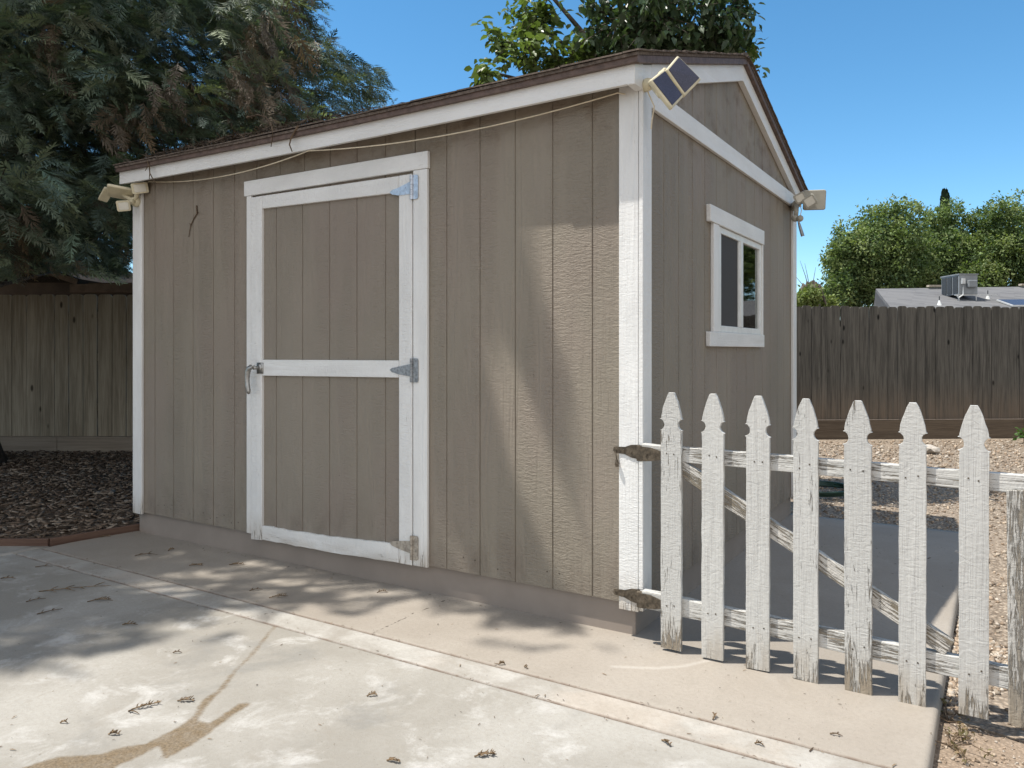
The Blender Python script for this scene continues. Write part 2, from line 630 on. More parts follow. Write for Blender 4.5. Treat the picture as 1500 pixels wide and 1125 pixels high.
def sheet(name, poly, z, mat, thick=.06):
    return tag(MB().prism(poly, 'z', z-thick, z).build(name, mat), kind='structure')


sheet('gravel_bed', [(1.17, -.02), (1.6, -.12), (8, -.5), (14, 16), (4, 16), (-3.75, 7.4), (-3.75, 3.02), (1.17, 3.02)], -.05, MAT['gravel'])
sheet('dirt_path', [(1.17, -6), (9, -6), (9, -.6), (1.6, -.13), (1.17, -.03)], -.055, MAT['dirt'])


def grid_slab(name, us, vs, mat, round_right=False, marks=None, joint=(True, True)):
    """a poured slab: fine top grid and vertical sides"""
    us, vs = np.array(us), np.array(vs)
    nu, nv = len(us), len(vs)
    U, W = np.meshgrid(us, vs)
    Z = np.zeros_like(U)
    if round_right:
        d = np.clip((U-(us[-1]-.022))/.022, 0, 1)
        Z -= .022*(1-np.sqrt(np.clip(1-d*d, 0, 1)))
    e = np.minimum(W-vs[0] if joint[0] else 9, vs[-1]-W if joint[1] else 9)*np.ones_like(U)
    d = np.clip(1-e/.012, 0, 1)
    Z -= .006*d*d
    V = np.stack([U, W, Z], -1).reshape(-1, 3)
    idx = np.arange(nu*nv).reshape(nv, nu)
    F = np.stack([idx[:-1, :-1], idx[:-1, 1:], idx[1:, 1:], idx[1:, :-1]], -1).reshape(-1, 4)
    ring = np.concatenate([idx[0, :], idx[1:, -1], idx[-1, -2::-1], idx[-2:0:-1, 0]])
    low = V[ring].copy()
    low[:, 2] = -.14
    li = len(V)+np.arange(len(ring))
    F2 = np.stack([ring, li, np.roll(li, -1), np.roll(ring, -1)], -1)
    V2 = np.concatenate([V, low])
    P = V2[:, :2]
    at = {'stain': np.full(len(V2), -1.), 'crack': np.full(len(V2), 1.), 'scuff': np.full(len(V2), 1.)}
    ee = np.concatenate([e.reshape(-1), np.zeros(len(low))])
    at['edge'] = np.minimum(ee, 1.)
    for k, fn in (marks or {}).items():
        at[k] = fn(P)
    o = np_mesh(name, V2, np.concatenate([F, F2]), mat, attrs=at)
    return tag(o, kind='structure')


def span(a, b, step, *breaks):
    x = list(np.arange(a, b, step))+[b]
    return np.array(x)


STAIN = [(-1.505, -.665), (-1.446, -.746), (-1.143, -1.229), (-1.091, -1.306), (-1.066, -1.404), (-.985, -1.5), (-.958, -1.581), (-.954, -1.643), (-.95, -1.702), (-.998, -1.766), (-1.007, -1.814), (-1.097, -1.887), (-1.126, -1.961), (-1.147, -2.05), (-1.0, -2.1), (-.868, -1.90), (-.893, -1.814), (-.89, -1.756), (-.899, -1.687), (-.854, -1.709), (-.804, -1.735), (-.818, -1.602), (-.847, -1.511), (-.877, -1.412), (-.888, -1.346), (-.908, -1.338), (-.929, -1.361), (-.911, -1.434), (-.894, -1.502), (-.935, -1.518), (-.968, -1.489), (-1.02, -1.418), (-1.079, -1.345), (-1.134, -1.236), (-1.430, -.746)]


def stain(P):
    d = seg_dist(P, STAIN+STAIN[:1])
    d = np.where(in_poly(P[:, 0], P[:, 1], STAIN), d, -d)
    run = [gnd(x/2.922, 740+y/2.922) for x, y in ((1185, 478), (1186, 500), (1150, 550), (1080, 640), (1010, 705), (960, 770))]
    d = np.maximum(d, .0065-seg_dist(P, run))
    run2 = [gnd(x/2.922, 740+y/2.922) for x, y in ((990, 730), (955, 778), (905, 825), (865, 875), (840, 910))]
    d = np.maximum(d, .0105-seg_dist(P, run2))
    blob = [gnd(x/2.922, 740+y/2.922) for x, y in ((1178, 482), (1192, 480))]
    return np.maximum(d, .016-seg_dist(P, blob))


CR1 = [(-1.007, -.0), (-.988, -.15), (-1.01, -.28), (-.996, -.421), (-.994, -.607)]
CR2 = [gnd(p[0]/2.922, 740+p[1]/2.922) for p in ((1180, 455), (1120, 468), (1060, 485), (1010, 500), (960, 512))]
SC = [(.06, -.36), (.103, -.337), (.206, -.288), (.29, -.211), (.371, -.08)]
us_near = np.concatenate([np.arange(-3.77, 1.14, .014), np.linspace(1.14, 1.175, 9)])
grid_slab('patio', us_near, np.concatenate([np.linspace(-3.2, -2.1, 12), np.arange(-2.085, -.775, .0115), np.linspace(-.77, -.758, 4)]), MAT['old'], True,
          {'stain': stain, 'crack': lambda P: seg_dist(P, CR2)}, (False, True))
grid_slab('patio_strip', us_near, np.concatenate([np.linspace(-.752, -.738, 4), np.arange(-.73, -.625, .012), np.linspace(-.62, -.604, 4)]), MAT['strip'], True, {'crack': lambda P: seg_dist(P, CR2)})
grid_slab('walkway_slab', us_near, np.concatenate([np.linspace(-.598, -.586, 4), np.arange(-.57, .4, .0125), np.linspace(.45, 3.0, 40)]), MAT['new'], True,
          {'crack': lambda P: seg_dist(P, CR1), 'scuff': lambda P: seg_dist(P, SC)}, (True, False))
grid_slab('side_patio', np.linspace(-9, -3.778, 60), np.linspace(-7, -.55, 80), MAT['old'], False, None, (False, False))
tag(MB().box(-3.9, 1.16, -.78, -.58, -.05, -.010).build('joint_soil', MAT['joint']), kind='structure')
tag(MB().box(-3.79, -3.76, -3.2, -.6, -.05, -.011).build('joint_soil', MAT['joint']), kind='structure')

# mulch bed, with its board edging
MUL = [(-3.70, .06), (-3.80, -.53), (-4.07, -.70), (-6.1, -1.97), (-12, -5.2), (-14, -1.5), (-3.7, 4.9)]
sheet('mulch_bed', MUL, .022, MAT['mulch'], .1)
ed = thing('garden_edging', 'low red brown board edging between the shaded mulch bed and the concrete', 'edging', (-3.8, -.53, 0))


def edge_board(a, b):
    a, b = Vector((*a, 0)), Vector((*b, 0))
    d = (b-a).normalized()
    n = Vector((-d.y, d.x, 0))*.012
    o = MB().slab((0, 0, 0), ((b-a).length/2, 0, 0), (0, .012, 0), (0, 0, .026)).build('board', MAT['edging'], None, None, .004)
    o.parent = ed
    o.location = (a+b)/2+Vector((0, 0, .020))-ed.location
    o.rotation_euler = (0, 0, math.atan2(d.y, d.x))


edge_board((-3.71, .06), (-3.80, -.535))
edge_board((-3.805, -.54), (-4.07, -.705))
edge_board((-4.075, -.708), (-6.1, -1.975))


def chips(n, area, zfun, L, W, T, cols, name, label=None):
    """flat bits of bark, each a little slab, over a polygon"""
    a = np.array(area)
    lo, hi = a.min(0), a.max(0)
    P = rng.uniform(lo, hi, (n*4, 2))
    P = P[in_poly(P[:, 0], P[:, 1], area)][:n]
    n = len(P)
    tV = np.array([(-.5, -.5, -.5), (.5, -.35, -.5), (.5, .4, -.5), (-.45, .5, -.5), (-.5, -.5, .5), (.5, -.35, .5), (.5, .4, .5), (-.45, .5, .5)])
    tF = np.array([(3, 2, 1, 0), (4, 5, 6, 7), (0, 1, 5, 4), (1, 2, 6, 5), (2, 3, 7, 6), (3, 0, 4, 7)])
    l = L*np.clip(rng.lognormal(-.25, .6, n), .2, 2.6)
    w = W*np.clip(rng.lognormal(-.05, .5, n), .3, 2.4)
    t = T*rng.uniform(.6, 1.4, n)
    az = rng.uniform(0, 6.28, n)
    d = np.stack([np.cos(az), np.sin(az), rng.normal(0, .22, n)], 1)
    nr = np.stack([rng.normal(0, .3, n), rng.normal(0, .3, n), np.ones(n)], 1)
    R = frames(d, nr)
    sc = np.stack([l, w, t], 1)
    V = np.einsum('nij,nmj->nmi', R, tV[None]*sc[:, None, :])+np.stack([P[:, 0], P[:, 1], zfun+rng.uniform(0, .02, n)], 1)[:, None, :]
    F = tF[None]+(np.arange(n)*8)[:, None, None]
    ci = rng.integers(0, len(cols), n)
    c = np.array(cols)[ci]*rng.uniform(.6, 1.3, (n, 1))
    o = np_mesh(name, V.reshape(-1, 3), F.reshape(-1, 4), MAT['chip'], tint=np.repeat(c, 8, 0))
    return tag(o, label, None, None, 'stuff')


chips(13000, [(-3.8, .1), (-3.84, -.45), (-4.1, -.66), (-6.4, -2.0), (-9.3, .6), (-9, 1.4), (-3.75, 4.4)], .026, .05, .014, .006,
      [(.19, .142, .106), (.135, .10, .074), (.24, .19, .145), (.29, .24, .19), (.09, .067, .05)], 'bark_chips')

# pebbles beside and behind the slab
def pebbles(n, area, z, r0, r1, cols, name):
    a = np.array(area)
    P = rng.uniform(a.min(0), a.max(0), (n*3, 2))
    P = P[in_poly(P[:, 0], P[:, 1], area)][:n]
    n = len(P)
    tV = np.array([(1, 0, 0), (.3, .9, .1), (-.8, .5, 0), (-.7, -.6, .05), (.4, -.85, 0), (.15, .1, .75), (-.2, -.1, -.6)])
    tF = np.array([(0, 1, 5), (1, 2, 5), (2, 3, 5), (3, 4, 5), (4, 0, 5), (1, 0, 6), (2, 1, 6), (3, 2, 6), (4, 3, 6), (0, 4, 6)])
    s = rng.uniform(r0, r1, n)*rng.choice([.6, 1, 1, 1.5], n)
    az = rng.uniform(0, 6.28, n)
    d = np.stack([np.cos(az), np.sin(az), rng.normal(0, .3, n)], 1)
    R = frames(d, np.stack([rng.normal(0, .4, n), rng.normal(0, .4, n), np.ones(n)], 1))
    V, F = instance(tV, tF, np.stack([P[:, 0], P[:, 1], z+s*.2], 1), R, s)
    c = np.array(cols)[rng.integers(0, len(cols), n)]*rng.uniform(.7, 1.25, (n, 1))
    tag(np_mesh(name, V, F, MAT['chip'], tint=np.repeat(c, 7, 0)), None, None, None, 'stuff')


PC = [(.36, .29, .22), (.41, .35, .28), (.27, .205, .15), (.32, .245, .18), (.19, .148, .112), (.45, .40, .34)]
pebbles(9000, [(1.19, .05), (2.6, -.25), (5.2, 4.5), (2.5, 6.5), (-.5, 5.5), (.1, 3.03), (1.19, 3.02)], -.05, .007, .014, PC, 'pebbles')
pebbles(5200, [(1.185, -.03), (2.5, -.3), (2.4, -2.2), (1.185, -2.2)], -.055, .002, .0065, PC, 'dirt_grit')
pebbles(2600, [(1.185, -.03), (1.5, .6), (1.185, 1.2)], -.05, .006, .012, PC, 'edge_pebbles')
pebbles(9000, [(0, 5.3), (5.2, 4.4), (6.5, 12), (1.5, 10.2), (-1.0, 8.4)], -.05, .011, .02, PC, 'far_pebbles')

# ------------------------------------------------------------------ the shed
L, W = 3.681, 2.997
SB, ST, FB = .145, 2.40, 2.375       # siding bottom, siding top at the front, fascia bottom
VS, US = -.025, .02
RIDGE, EAVE, OV, ROV = 3.0, 2.485, .165, .06
SLOPE = (RIDGE-EAVE)/(W/2+OV)


def roof_z(v):
    return EAVE+SLOPE*((v+OV) if v < W/2 else (W+OV-v))


shed = thing('storage_shed', 'taupe wooden storage shed with white trim and a white framed door in front', 'shed', (-L/2, W/2, 0))
fd = MB().box(-L, 0, 0, W, -.02, SB+.01)
fd.build('foundation', MAT['base'], shed, None, .004)

def grooved(mb, axis, a0, a1, grooves, plane, zb, zt, sgn):
    """vertical boards: profile along axis with 9 mm grooves, extruded in z; zb, zt are functions of a"""
    gw, gd = .0038, .0050
    pts = [(a0, 0)]
    for g in sorted(grooves):
        if a0+.01 < g < a1-.01:
            pts += [(g-gw, 0), (g-gw+.002, gd), (g+gw-.002, gd), (g+gw, 0)]
    pts.append((a1, 0))
    b = len(mb.v)
    for a, d in pts:
        q = plane-sgn*d
        for z in (zb(a), zt(a)):
            mb.v.append((a, q, z) if axis == 'x' else (q, a, z))
    for i in range(len(pts)-1):
        mb.f.append((b+2*i, b+2*i+2, b+2*i+3, b+2*i+1))


gf = [-.197-.2041*k for k in range(18)]
fw = MB()
grooved(fw, 'x', -3.62, .018, gf, VS, lambda a: SB, lambda a: ST+.03, -1)
fw.box(-3.66, .010, VS+.012, VS+.03, SB+.004, ST+.03)
nb = len(fw.v)
fw.v += [(-3.62, VS, SB), (.018, VS, SB), (.018, VS+.012, SB), (-3.62, VS+.012, SB)]
fw.f.append((nb, nb+1, nb+2, nb+3))
fw.build('front_wall', MAT['siding'], shed)

WV0, WV1, WZ0, WZ1 = 1.075, 2.005, 1.35, 1.945     # window opening in the side wall
gs = [.088+.1995*k for k in range(16)]
sw = MB()
zt = lambda a: roof_z(a)-.055
for a0, a1, zb_, zt_ in ((-.022, WV0, SB, None), (WV0, WV1, SB, WZ0), (WV0, WV1, WZ1, None), (WV1, W/2 if False else W+.02, SB, None)):
    zbf = (lambda a, q=zb_: q)
    ztf = zt if zt_ is None else (lambda a, q=zt_: q)
    if zt_ is None and a0 < W/2 < a1:
        grooved(sw, 'y', a0, W/2, gs, US, zbf, ztf, 1)
        grooved(sw, 'y', W/2, a1, gs, US, zbf, ztf, 1)
    else:
        grooved(sw, 'y', a0, a1, gs, US, zbf, ztf, 1)
# inner sheet behind the boards
def back_sheet(v0, v1, z0, z1f):
    sw.hexa([(US-.03, v0, z0), (US-.012, v0, z0), (US-.012, v1, z0), (US-.03, v1, z0), (US-.03, v0, z1f(v0)), (US-.012, v0, z1f(v0)), (US-.012, v1, z1f(v1)), (US-.03, v1, z1f(v1))])
back_sheet(.01, WV0, SB, zt)
back_sheet(WV0, WV1, SB, lambda a: WZ0)
back_sheet(WV0, W/2, WZ1, zt)
back_sheet(W/2, WV1, WZ1, zt)
back_sheet(WV1, W-.01, SB, zt)
sw.build('gable_wall', MAT['siding'], shed)
MB().box(-L, -.02, W-.02, W, SB, ST+.05).build('rear_wall', MAT['base'], shed)
MB().hexa([(-L-.02, 0, SB), (-L, 0, SB), (-L, W, SB), (-L-.02, W, SB), (-L-.02, 0, ST), (-L, 0, ST), (-L, W, ST), (-L-.02, W, ST)]).prism([(0, ST+.002), (W, ST+.002), (W/2, RIDGE-.06)], 'x', -L-.02, -L).build('end_wall', MAT['base'], shed)

# roof: two slopes with rough shingle layers, brown drip edge
def sag(u):
    t = min(max((u+L)/L, 0), 1)
    return -.014*math.sin(math.pi*t)


ROOF0, ROOF1 = -L-.008, ROV+.022
rf = MB()
nseg = 12
for side in (0, 1):
    for i in range(nseg):
        x0 = ROOF0+(ROOF1-ROOF0)*i/nseg
        x1 = ROOF0+(ROOF1-ROOF0)*(i+1)/nseg
        def C(x, v, dz):
            return (x, v, roof_z(v)+dz+(sag(x) if v < .5 else 0))
        ve, vr = (-OV-.008, W/2) if side == 0 else (W+OV+.008, W/2)
        rf.hexa([C(x0, ve, -.006), C(x1, ve, -.006), C(x1, vr, -.006), C(x0, vr, -.006), C(x0, ve, .008), C(x1, ve, .008), C(x1, vr, .008), C(x0, vr, .008)])
roof = rf.build('roof', MAT['shingle'], shed)
sh = MB()
k = 0
for side in (0, 1):
    v = -OV-.012
    row = 0
    while v < W/2-.05:
        x = ROOF0-.012-random.random()*.3
        while x < ROOF1+.01:
            wdt = .30*random.uniform(.9, 1.1)
            xa, xb = max(x, ROOF0-.012), min(x+wdt-.004, ROOF1+.012)
            x += wdt
            if xb-xa < .03:
                continue
            j = random.uniform(0, .006)
            va, vb = v-random.uniform(0, .008), v+.17
            f = (lambda q: q) if side == 0 else (lambda q: W-q)
            za = roof_z(va)+.017+j+sag((xa+xb)/2)*max(0, 1-(v+OV)*2)
            zb = roof_z(vb)+.011+sag((xa+xb)/2)*max(0, 1-(v+OV)*2)
            sh.hexa([(xa, f(va), za-.007), (xb, f(va), za-.007), (xb, f(vb), zb-.004), (xa, f(vb), zb-.004), (xa, f(va), za), (xb, f(va), za), (xb, f(vb), zb), (xa, f(vb), zb)])
        v += .14
        row += 1
for i in range(13):     # ridge caps
    x = ROOF1-.004-.3*i
    z = RIDGE+.020+random.uniform(-.003, .003)
    sh.hexa([(x-.31, W/2-.13, z-.048), (x, W/2-.13, z-.04), (x, W/2+.13, z-.04), (x-.31, W/2+.13, z-.048), (x-.31, W/2-.02, z-.006), (x, W/2-.02, z+.003), (x, W/2+.02, z+.003), (x-.31, W/2+.02, z-.006)])
sh.build('shingle_layer', MAT['shingle'], roof)


def strip_x(mb, x0, x1, y0, y1, z0, z1, n=12):
    for i in range(n):
        a, b = x0+(x1-x0)*i/n, x0+(x1-x0)*(i+1)/n
        sa, sb = sag(a), sag(b)
        mb.hexa([(a, y0, z0+sa), (b, y0, z0+sb), (b, y1, z0+sb), (a, y1, z0+sa), (a, y0, z1+sa), (b, y0, z1+sb), (b, y1, z1+sb), (a, y1, z1+sa)])


de = MB()
strip_x(de, ROOF0, ROV+.02, -OV, -OV+.02, EAVE-.033, EAVE-.002)
de.build('drip_edge', MAT['roof_edge'], shed)
rk = MB()
def slope_bar(mb, x0, x1, v0, v1, d0, d1):
    mb.hexa([(x0, v0, roof_z(v0)+d0), (x1, v0, roof_z(v0)+d0), (x1, v1, roof_z(v1)+d0), (x0, v1, roof_z(v1)+d0), (x0, v0, roof_z(v0)+d1), (x1, v0, roof_z(v0)+d1), (x1, v1, roof_z(v1)+d1), (x0, v1, roof_z(v1)+d1)])
slope_bar(rk, ROV-.005, ROV+.018, -OV+.0203, .62, -.040, -.0065)
slope_bar(rk, ROV-.005, ROV+.016, .622, W/2, -.041, -.0065)
slope_bar(rk, ROV-.005, ROV+.018, W/2, W+OV, -.040, -.0065)
rk.build('rake_edge', MAT['roof_edge'], shed, None, .002)
fa = MB()
strip_x(fa, -L-.004, ROV-.006, -.14, -.12, FB, EAVE-.030)
fa.build('fascia', MAT['trim_h'], shed)
sf = MB()
strip_x(sf, -L-.003, ROV-.008, -.119, -.027, FB+.035, FB+.045)
sf.build('soffit', MAT['base'], shed)
rb = MB()
rb.prism([(-.1395, FB-.004), (-.047, FB-.006), (-.047, roof_z(-.047)-.039), (-.1395, roof_z(-.1395)-.039)], 'x', US+.001, ROV-.004)
rb.build('rake_tail', MAT['trim_y'], shed, None, .002)
rb = MB()
for v0, v1 in ((.056, W/2), (W/2, W+.12)):
    slope_bar(rb, US+.001, ROV-.0055, v0, v1, -.135, -.0395)
rb.build('rake_board', MAT['trim_y'], shed, None, .002)
MB().box(US+.001, US+.021, .056, W-.07, 2.333, 2.43).build('gable_band', MAT['trim_y'], shed, None, .003)
# corner boards
MB().box(-.06, .0315, VS-.019, VS-.001, .118, FB+.03).build('corner_trim', MAT['trim'], shed, None, .003)
MB().hexa([(.034, -.046, .125), (.054, -.046, .125), (.054, .0555, .125), (.034, .0555, .125), (.034, -.046, 2.481), (.054, -.046, 2.481), (.054, .0555, 2.512), (.034, .0555, 2.512)]).build('corner_trim', MAT['trim'], shed, None, .003)
MB().box(-3.689, -3.586, VS-.019, VS-.001, .135, FB+.03).build('corner_trim', MAT['trim'], shed, None, .003)
MB().box(US+.001, US+.02, W-.09, W+.02, .13, 2.40).build('corner_trim', MAT['trim'], shed, None, .003)

# nail heads along the foot of the siding
for k in range(18):
    for dx in (.03, .10, .17):
        x, z = -.197-.2041*k+dx-.2, SB+.05+random.uniform(-.02, .03)
        if random.random() < .45 and not (-2.55 < x < -1.1 or x < -3.55):
            MB().tube([(x, VS-.0012, z), (x, VS+.002, z)], .0035, 6).build('nail_head', MAT['rust'], shed)

# door: the casing stays with the wall, the leaf carries boards, handle and hinges
ca = MB()
hd = [(-2.531, 2.185), (-1.118, 2.182), (-1.118, 2.270), (-2.531, 2.275)]
ca.prism(hd, 'y', VS-.024, VS-.001)
ca.build('door_header', MAT['trim_h'], shed, None, .003)
MB().box(-1.216, -1.124, VS-.02, VS-.001, .138, 2.181).build('door_casing', MAT['trim'], shed, None, .003)
MB().box(-2.512, -2.471, VS-.02, VS-.001, .145, 2.184).build('door_casing', MAT['trim'], shed, None, .003)
dp = MB()
grooved(dp, 'x', -2.40, -1.29, [-2.264, -2.043, -1.828, -1.621, -1.415], VS-.006, lambda a: .15, lambda a: 2.15, -1)
door = dp.build('door', MAT['door_panel'], shed)
D0, D1 = VS-.023, VS-.003
MB().prism([(-2.468, .112), (-2.371, .118), (-2.371, 2.172), (-2.468, 2.172)], 'y', D0, D1).build('stile', MAT['door_white'], door, None, .003)
MB().box(-1.309, -1.222, D0, D1, .137, 2.165).build('stile', MAT['door_white'], door, None, .003)
MB().prism([(-2.369, 2.096), (-1.311, 2.078), (-1.311, 2.164), (-2.369, 2.172)], 'y', D0, D1).build('rail', MAT['door_white_h'], door, None, .003)
MB().prism([(-2.369, 1.10), (-1.311, 1.108), (-1.311, 1.198), (-2.369, 1.195)], 'y', D0, D1).build('rail', MAT['door_white_h'], door, None, .003)
n = 26
lo = [(-2.369+1.058*i/n, .124+.014*i/n-.006*math.sin(math.pi*i/n)+random.uniform(-.0025, .0025)) for i in range(n+1)]
hi = [(-2.369+1.058*i/n, .206+.030*i/n-.010*math.sin(math.pi*i/n)+random.uniform(-.003, .003)) for i in range(n+1)]
MB().prism(lo+hi[::-1], 'y', D0, D1).build('rail', MAT['door_white_h'], door, None, .002)

# handle
hx, hz, hv = -2.385, 1.148, D0
hb = MB()
hb.tube([(hx, hv, hz), (hx, hv-.012, hz)], [.024, .021], 14)
hb.tube([(hx, hv-.01, hz), (hx, hv-.05, hz)], [.012, .011], 10)
hb.tube([(hx+.004, hv-.05, hz+.002), (hx-.02, hv-.052, hz+.004), (hx-.036, hv-.052, hz-.004), (hx-.046, hv-.053, hz-.03), (hx-.049, hv-.054, hz-.07), (hx-.045, hv-.055, hz-.105), (hx-.036, hv-.056, hz-.138), (hx-.032, hv-.056, hz-.156)],
        [.014, .015, .016, .0155, .014, .0135, .0145, .008], 12)
hb.prism([(hx-.026, hz-.036), (hx+.03, hz-.036), (hx+.03, hz+.03), (hx-.026, hz+.03)], 'y', hv-.004, hv+.001)
hb.build('handle', MAT['chrome'], door, None, 0, True)


def tee_hinge(z, x, mat, tilt=0.):
    h = MB()
    y = D0
    h.prism([(x+.006, z-.062), (x+.034, z-.062), (x+.040, z-.054), (x+.040, z+.054), (x+.034, z+.062), (x+.006, z+.062)], 'y', y-.004, y-.0005)
    h.prism([(x-.006, z-.033), (x-.006, z+.033), (x-.09, z+.018+tilt), (x-.135, z+.010+tilt), (x-.150, z+tilt), (x-.135, z-.012+tilt), (x-.09, z-.022+tilt)], 'y', y-.004, y-.0005)
    for i in range(5):
        h.tube([(x, y-.007, z-.062+i*.0249), (x, y-.007, z-.062+i*.0249+.0235)], .0085, 10)
    for dx, dz in ((.024, .045), (.026, .012), (.024, -.02), (.024, -.047), (-.045, .014), (-.045, -.014), (-.10, 0)):
        h.tube([(x+dx, y-.006, z+dz+(tilt if dx < 0 else 0)), (x+dx, y-.003, z+dz+(tilt if dx < 0 else 0))], .0048, 8)
    return h.build('hinge', mat, door)


tee_hinge(2.093, -1.219, MAT['steel'], -.01)
tee_hinge(1.148, -1.219, MAT['old_steel'], 0)
tee_hinge(.232, -1.219, MAT['beige_steel'], .004)

# window
win = MB()
fr = win
f0, f1 = US-.02, US+.012
WA, WB, WM0, WM1 = 1.11, 1.985, 1.512, 1.568
fr.box(f0, f1, 1.078, WA+.02, 1.353, 1.942)
fr.box(f0, f1, WB-.02, 2.003, 1.353, 1.942)
fr.box(f0, f1, WA+.0203, WB-.0203, 1.353, 1.39)
fr.box(f0, f1, WA+.0203, WB-.0203, 1.906, 1.942)
fr.box(f0+.004, f1+.004, WM0, WM1, 1.3902, 1.9058)
w = fr.build('window', MAT['alu'], shed, None, .003)
MB().box(US-.006, US-.003, WM1+.001, WB-.021, 1.3905, 1.9055).build('glass_pane', MAT['glass'], w)
MB().box(US-.010, US-.007, WA+.021, WM0-.001, 1.3905, 1.9055).build('glass_pane', MAT['glass'], w)
MB().box(US+.001, US+.002, WA+.021, WM0-.001, 1.3905, 1.9055).build('insect_screen', MAT['screen'], w)
MB().box(US-.004, US+.010, WM0-.02, WM0-.002, 1.3905, 1.9055).build('sash', MAT['alu'], w, None, .002)
MB().box(US-.004, US+.010, WA+.022, WA+.034, 1.3905, 1.9055).build('sash', MAT['alu'], w, None, .002)
MB().box(US+.001, US+.026, .905, 2.03, 1.944, 2.035).build('window_head_trim', MAT['trim_y'], shed, None, .003)
MB().box(US+.001, US+.026, .898, 2.03, 1.272, 1.352).build('window_sill_trim', MAT['trim_y'], shed, None, .003)
MB().box(US+.001, US+.021, .978, 1.077, 1.3522, 1.9435).build('window_side_trim', MAT['trim'], shed, None, .003)
MB().box(US+.001, US+.021, 2.004, 2.024, 1.3522, 1.9435).build('window_side_trim', MAT['trim'], shed, None, .003)

# ------------------------------------------------------------------ solar floodlights
def axes(n, up=(0, 0, 1), roll=0.):
    n = Vector(n).normalized()
    x = Vector(up).cross(n).normalized()
    y = n.cross(x)
    if roll:
        x, y = x*math.cos(roll)+y*math.sin(roll), -x*math.sin(roll)+y*math.cos(roll)
    return x, y, n


def plate(c, n, w, h, t, up=(0, 0, 1), roll=0., rnd=.15):
    """rounded rectangular block; returns MB"""
    c = Vector(c)
    x, y, n = axes(n, up, roll)
    m = MB()
    pts = []
    r = min(w, h)*rnd
    for sx, sy, a0 in ((1, 1, 0), (-1, 1, 90), (-1, -1, 180), (1, -1, 270)):
        for a in (0, 30, 60, 90):
            q = RAD(a0+a)
            pts.append((sx*(w/2-r)+r*math.cos(q), sy*(h/2-r)+r*math.sin(q)))
    b = 0
    N = len(pts)
    for d, k in ((-t/2, .94), (-t/2+.004, 1.), (t/2-.004, 1.), (t/2, .95)):
        m.v += [tuple(c+x*px*k+y*py*k+n*d) for px, py in pts]
    m.f.append(tuple(range(N-1, -1, -1)))
    m.f.append(tuple(3*N+i for i in range(N)))
    for k in range(3):
        for i in range(N):
            j = (i+1) % N
            m.f.append((k*N+i, k*N+j, (k+1)*N+j, (k+1)*N+i))
    return m


def floodlight(label, base, heads, panels, mount, mat, sensor=None):
    t = thing('solar_floodlight', label, 'floodlight', base, 'solar floodlights on the shed corners')
    for c, n, w, h, roll in heads:
        hd_ = plate(c, n, w, h, .032, (0, 0, 1), roll).build('lamp_head', mat, t)
        plate(Vector(c)+Vector(n).normalized()*.0165, n, w*.72, h*.72, .004, (0, 0, 1), roll).build('lens', MAT['lens'], hd_)
    for c, n, w, h, roll in panels:
        pn = plate(c, n, w, h, .02, (0, 0, 1), roll, .1).build('panel', mat, t)
        plate(Vector(c)+Vector(n).normalized()*.009, n, w*.84, h*.84, .006, (0, 0, 1), roll, .03).build('cell_face', MAT['cell'], pn)
    mb = MB()
    for a, b, r in mount:
        mb.tube([a, (Vector(a)+Vector(b))/2, b], [r, r*1.05, r*.9], 12)
    mb.build('mount', mat, t, None, 0, True)
    if sensor:
        c, r = sensor
        c = Vector(c)
        s = MB()
        s.tube([c+Vector((0, 0, r*q)) for q in (-1, -.8, -.4, 0, .4, .8, 1)], [r*.1, r*.6, r*.92, r, r*.92, r*.6, r*.1], 12)
        s.build('motion_sensor', mat, t, None, 0, True)
    return t


nf = Vector(CAM)
# left corner: seen from below
A = lambda x, y, F: Vector(depth(x, y, F))
toc = lambda p, dz=0.: (Vector(CAM)-p)*Vector((1, 1, 0))+Vector((0, 0, dz))
pL = A(176, 282, 5.25)
floodlight('yellowed plastic floodlight at the left front corner of the shed above the white corner board', tuple(front(200, 298, VS-.02)),
           [(A(205, 275.5, 5.22), toc(A(205, 275, 5.2), -1.2), .105, .072, RAD(12)), (A(181, 301.5, 5.2), toc(A(181, 301, 5.2), -1.6), .085, .07, RAD(10))],
           [(A(177, 282, 5.27), (-.25, .35, 1.), .165, .14, RAD(20)), (A(155, 285, 5.3), (-.5, .3, .75), .06, .12, RAD(20))],
           [(front(200, 296, VS-.02), A(197, 295, 5.26), .034), (A(197, 295, 5.27), A(188, 297, 5.22), .016), (A(197, 294, 5.27), A(203, 281, 5.25), .014), (A(196, 294, 5.27), A(180, 286, 5.29), .013)], MAT['yellowed'])
# right front corner: the two panel faces turned to the yard
cA = (A(993.3, 80.8, 3.25)+A(1027.5, 115.5, 3.28)+A(1003, 139.5, 3.22)+A(976.8, 100.5, 3.19))/4
FL2 = thing('solar_floodlight', 'floodlight with two dark solar panels tipped on edge at the near shed corner', 'floodlight', (US+.03, -.02, 2.38), 'solar floodlights on the shed corners')


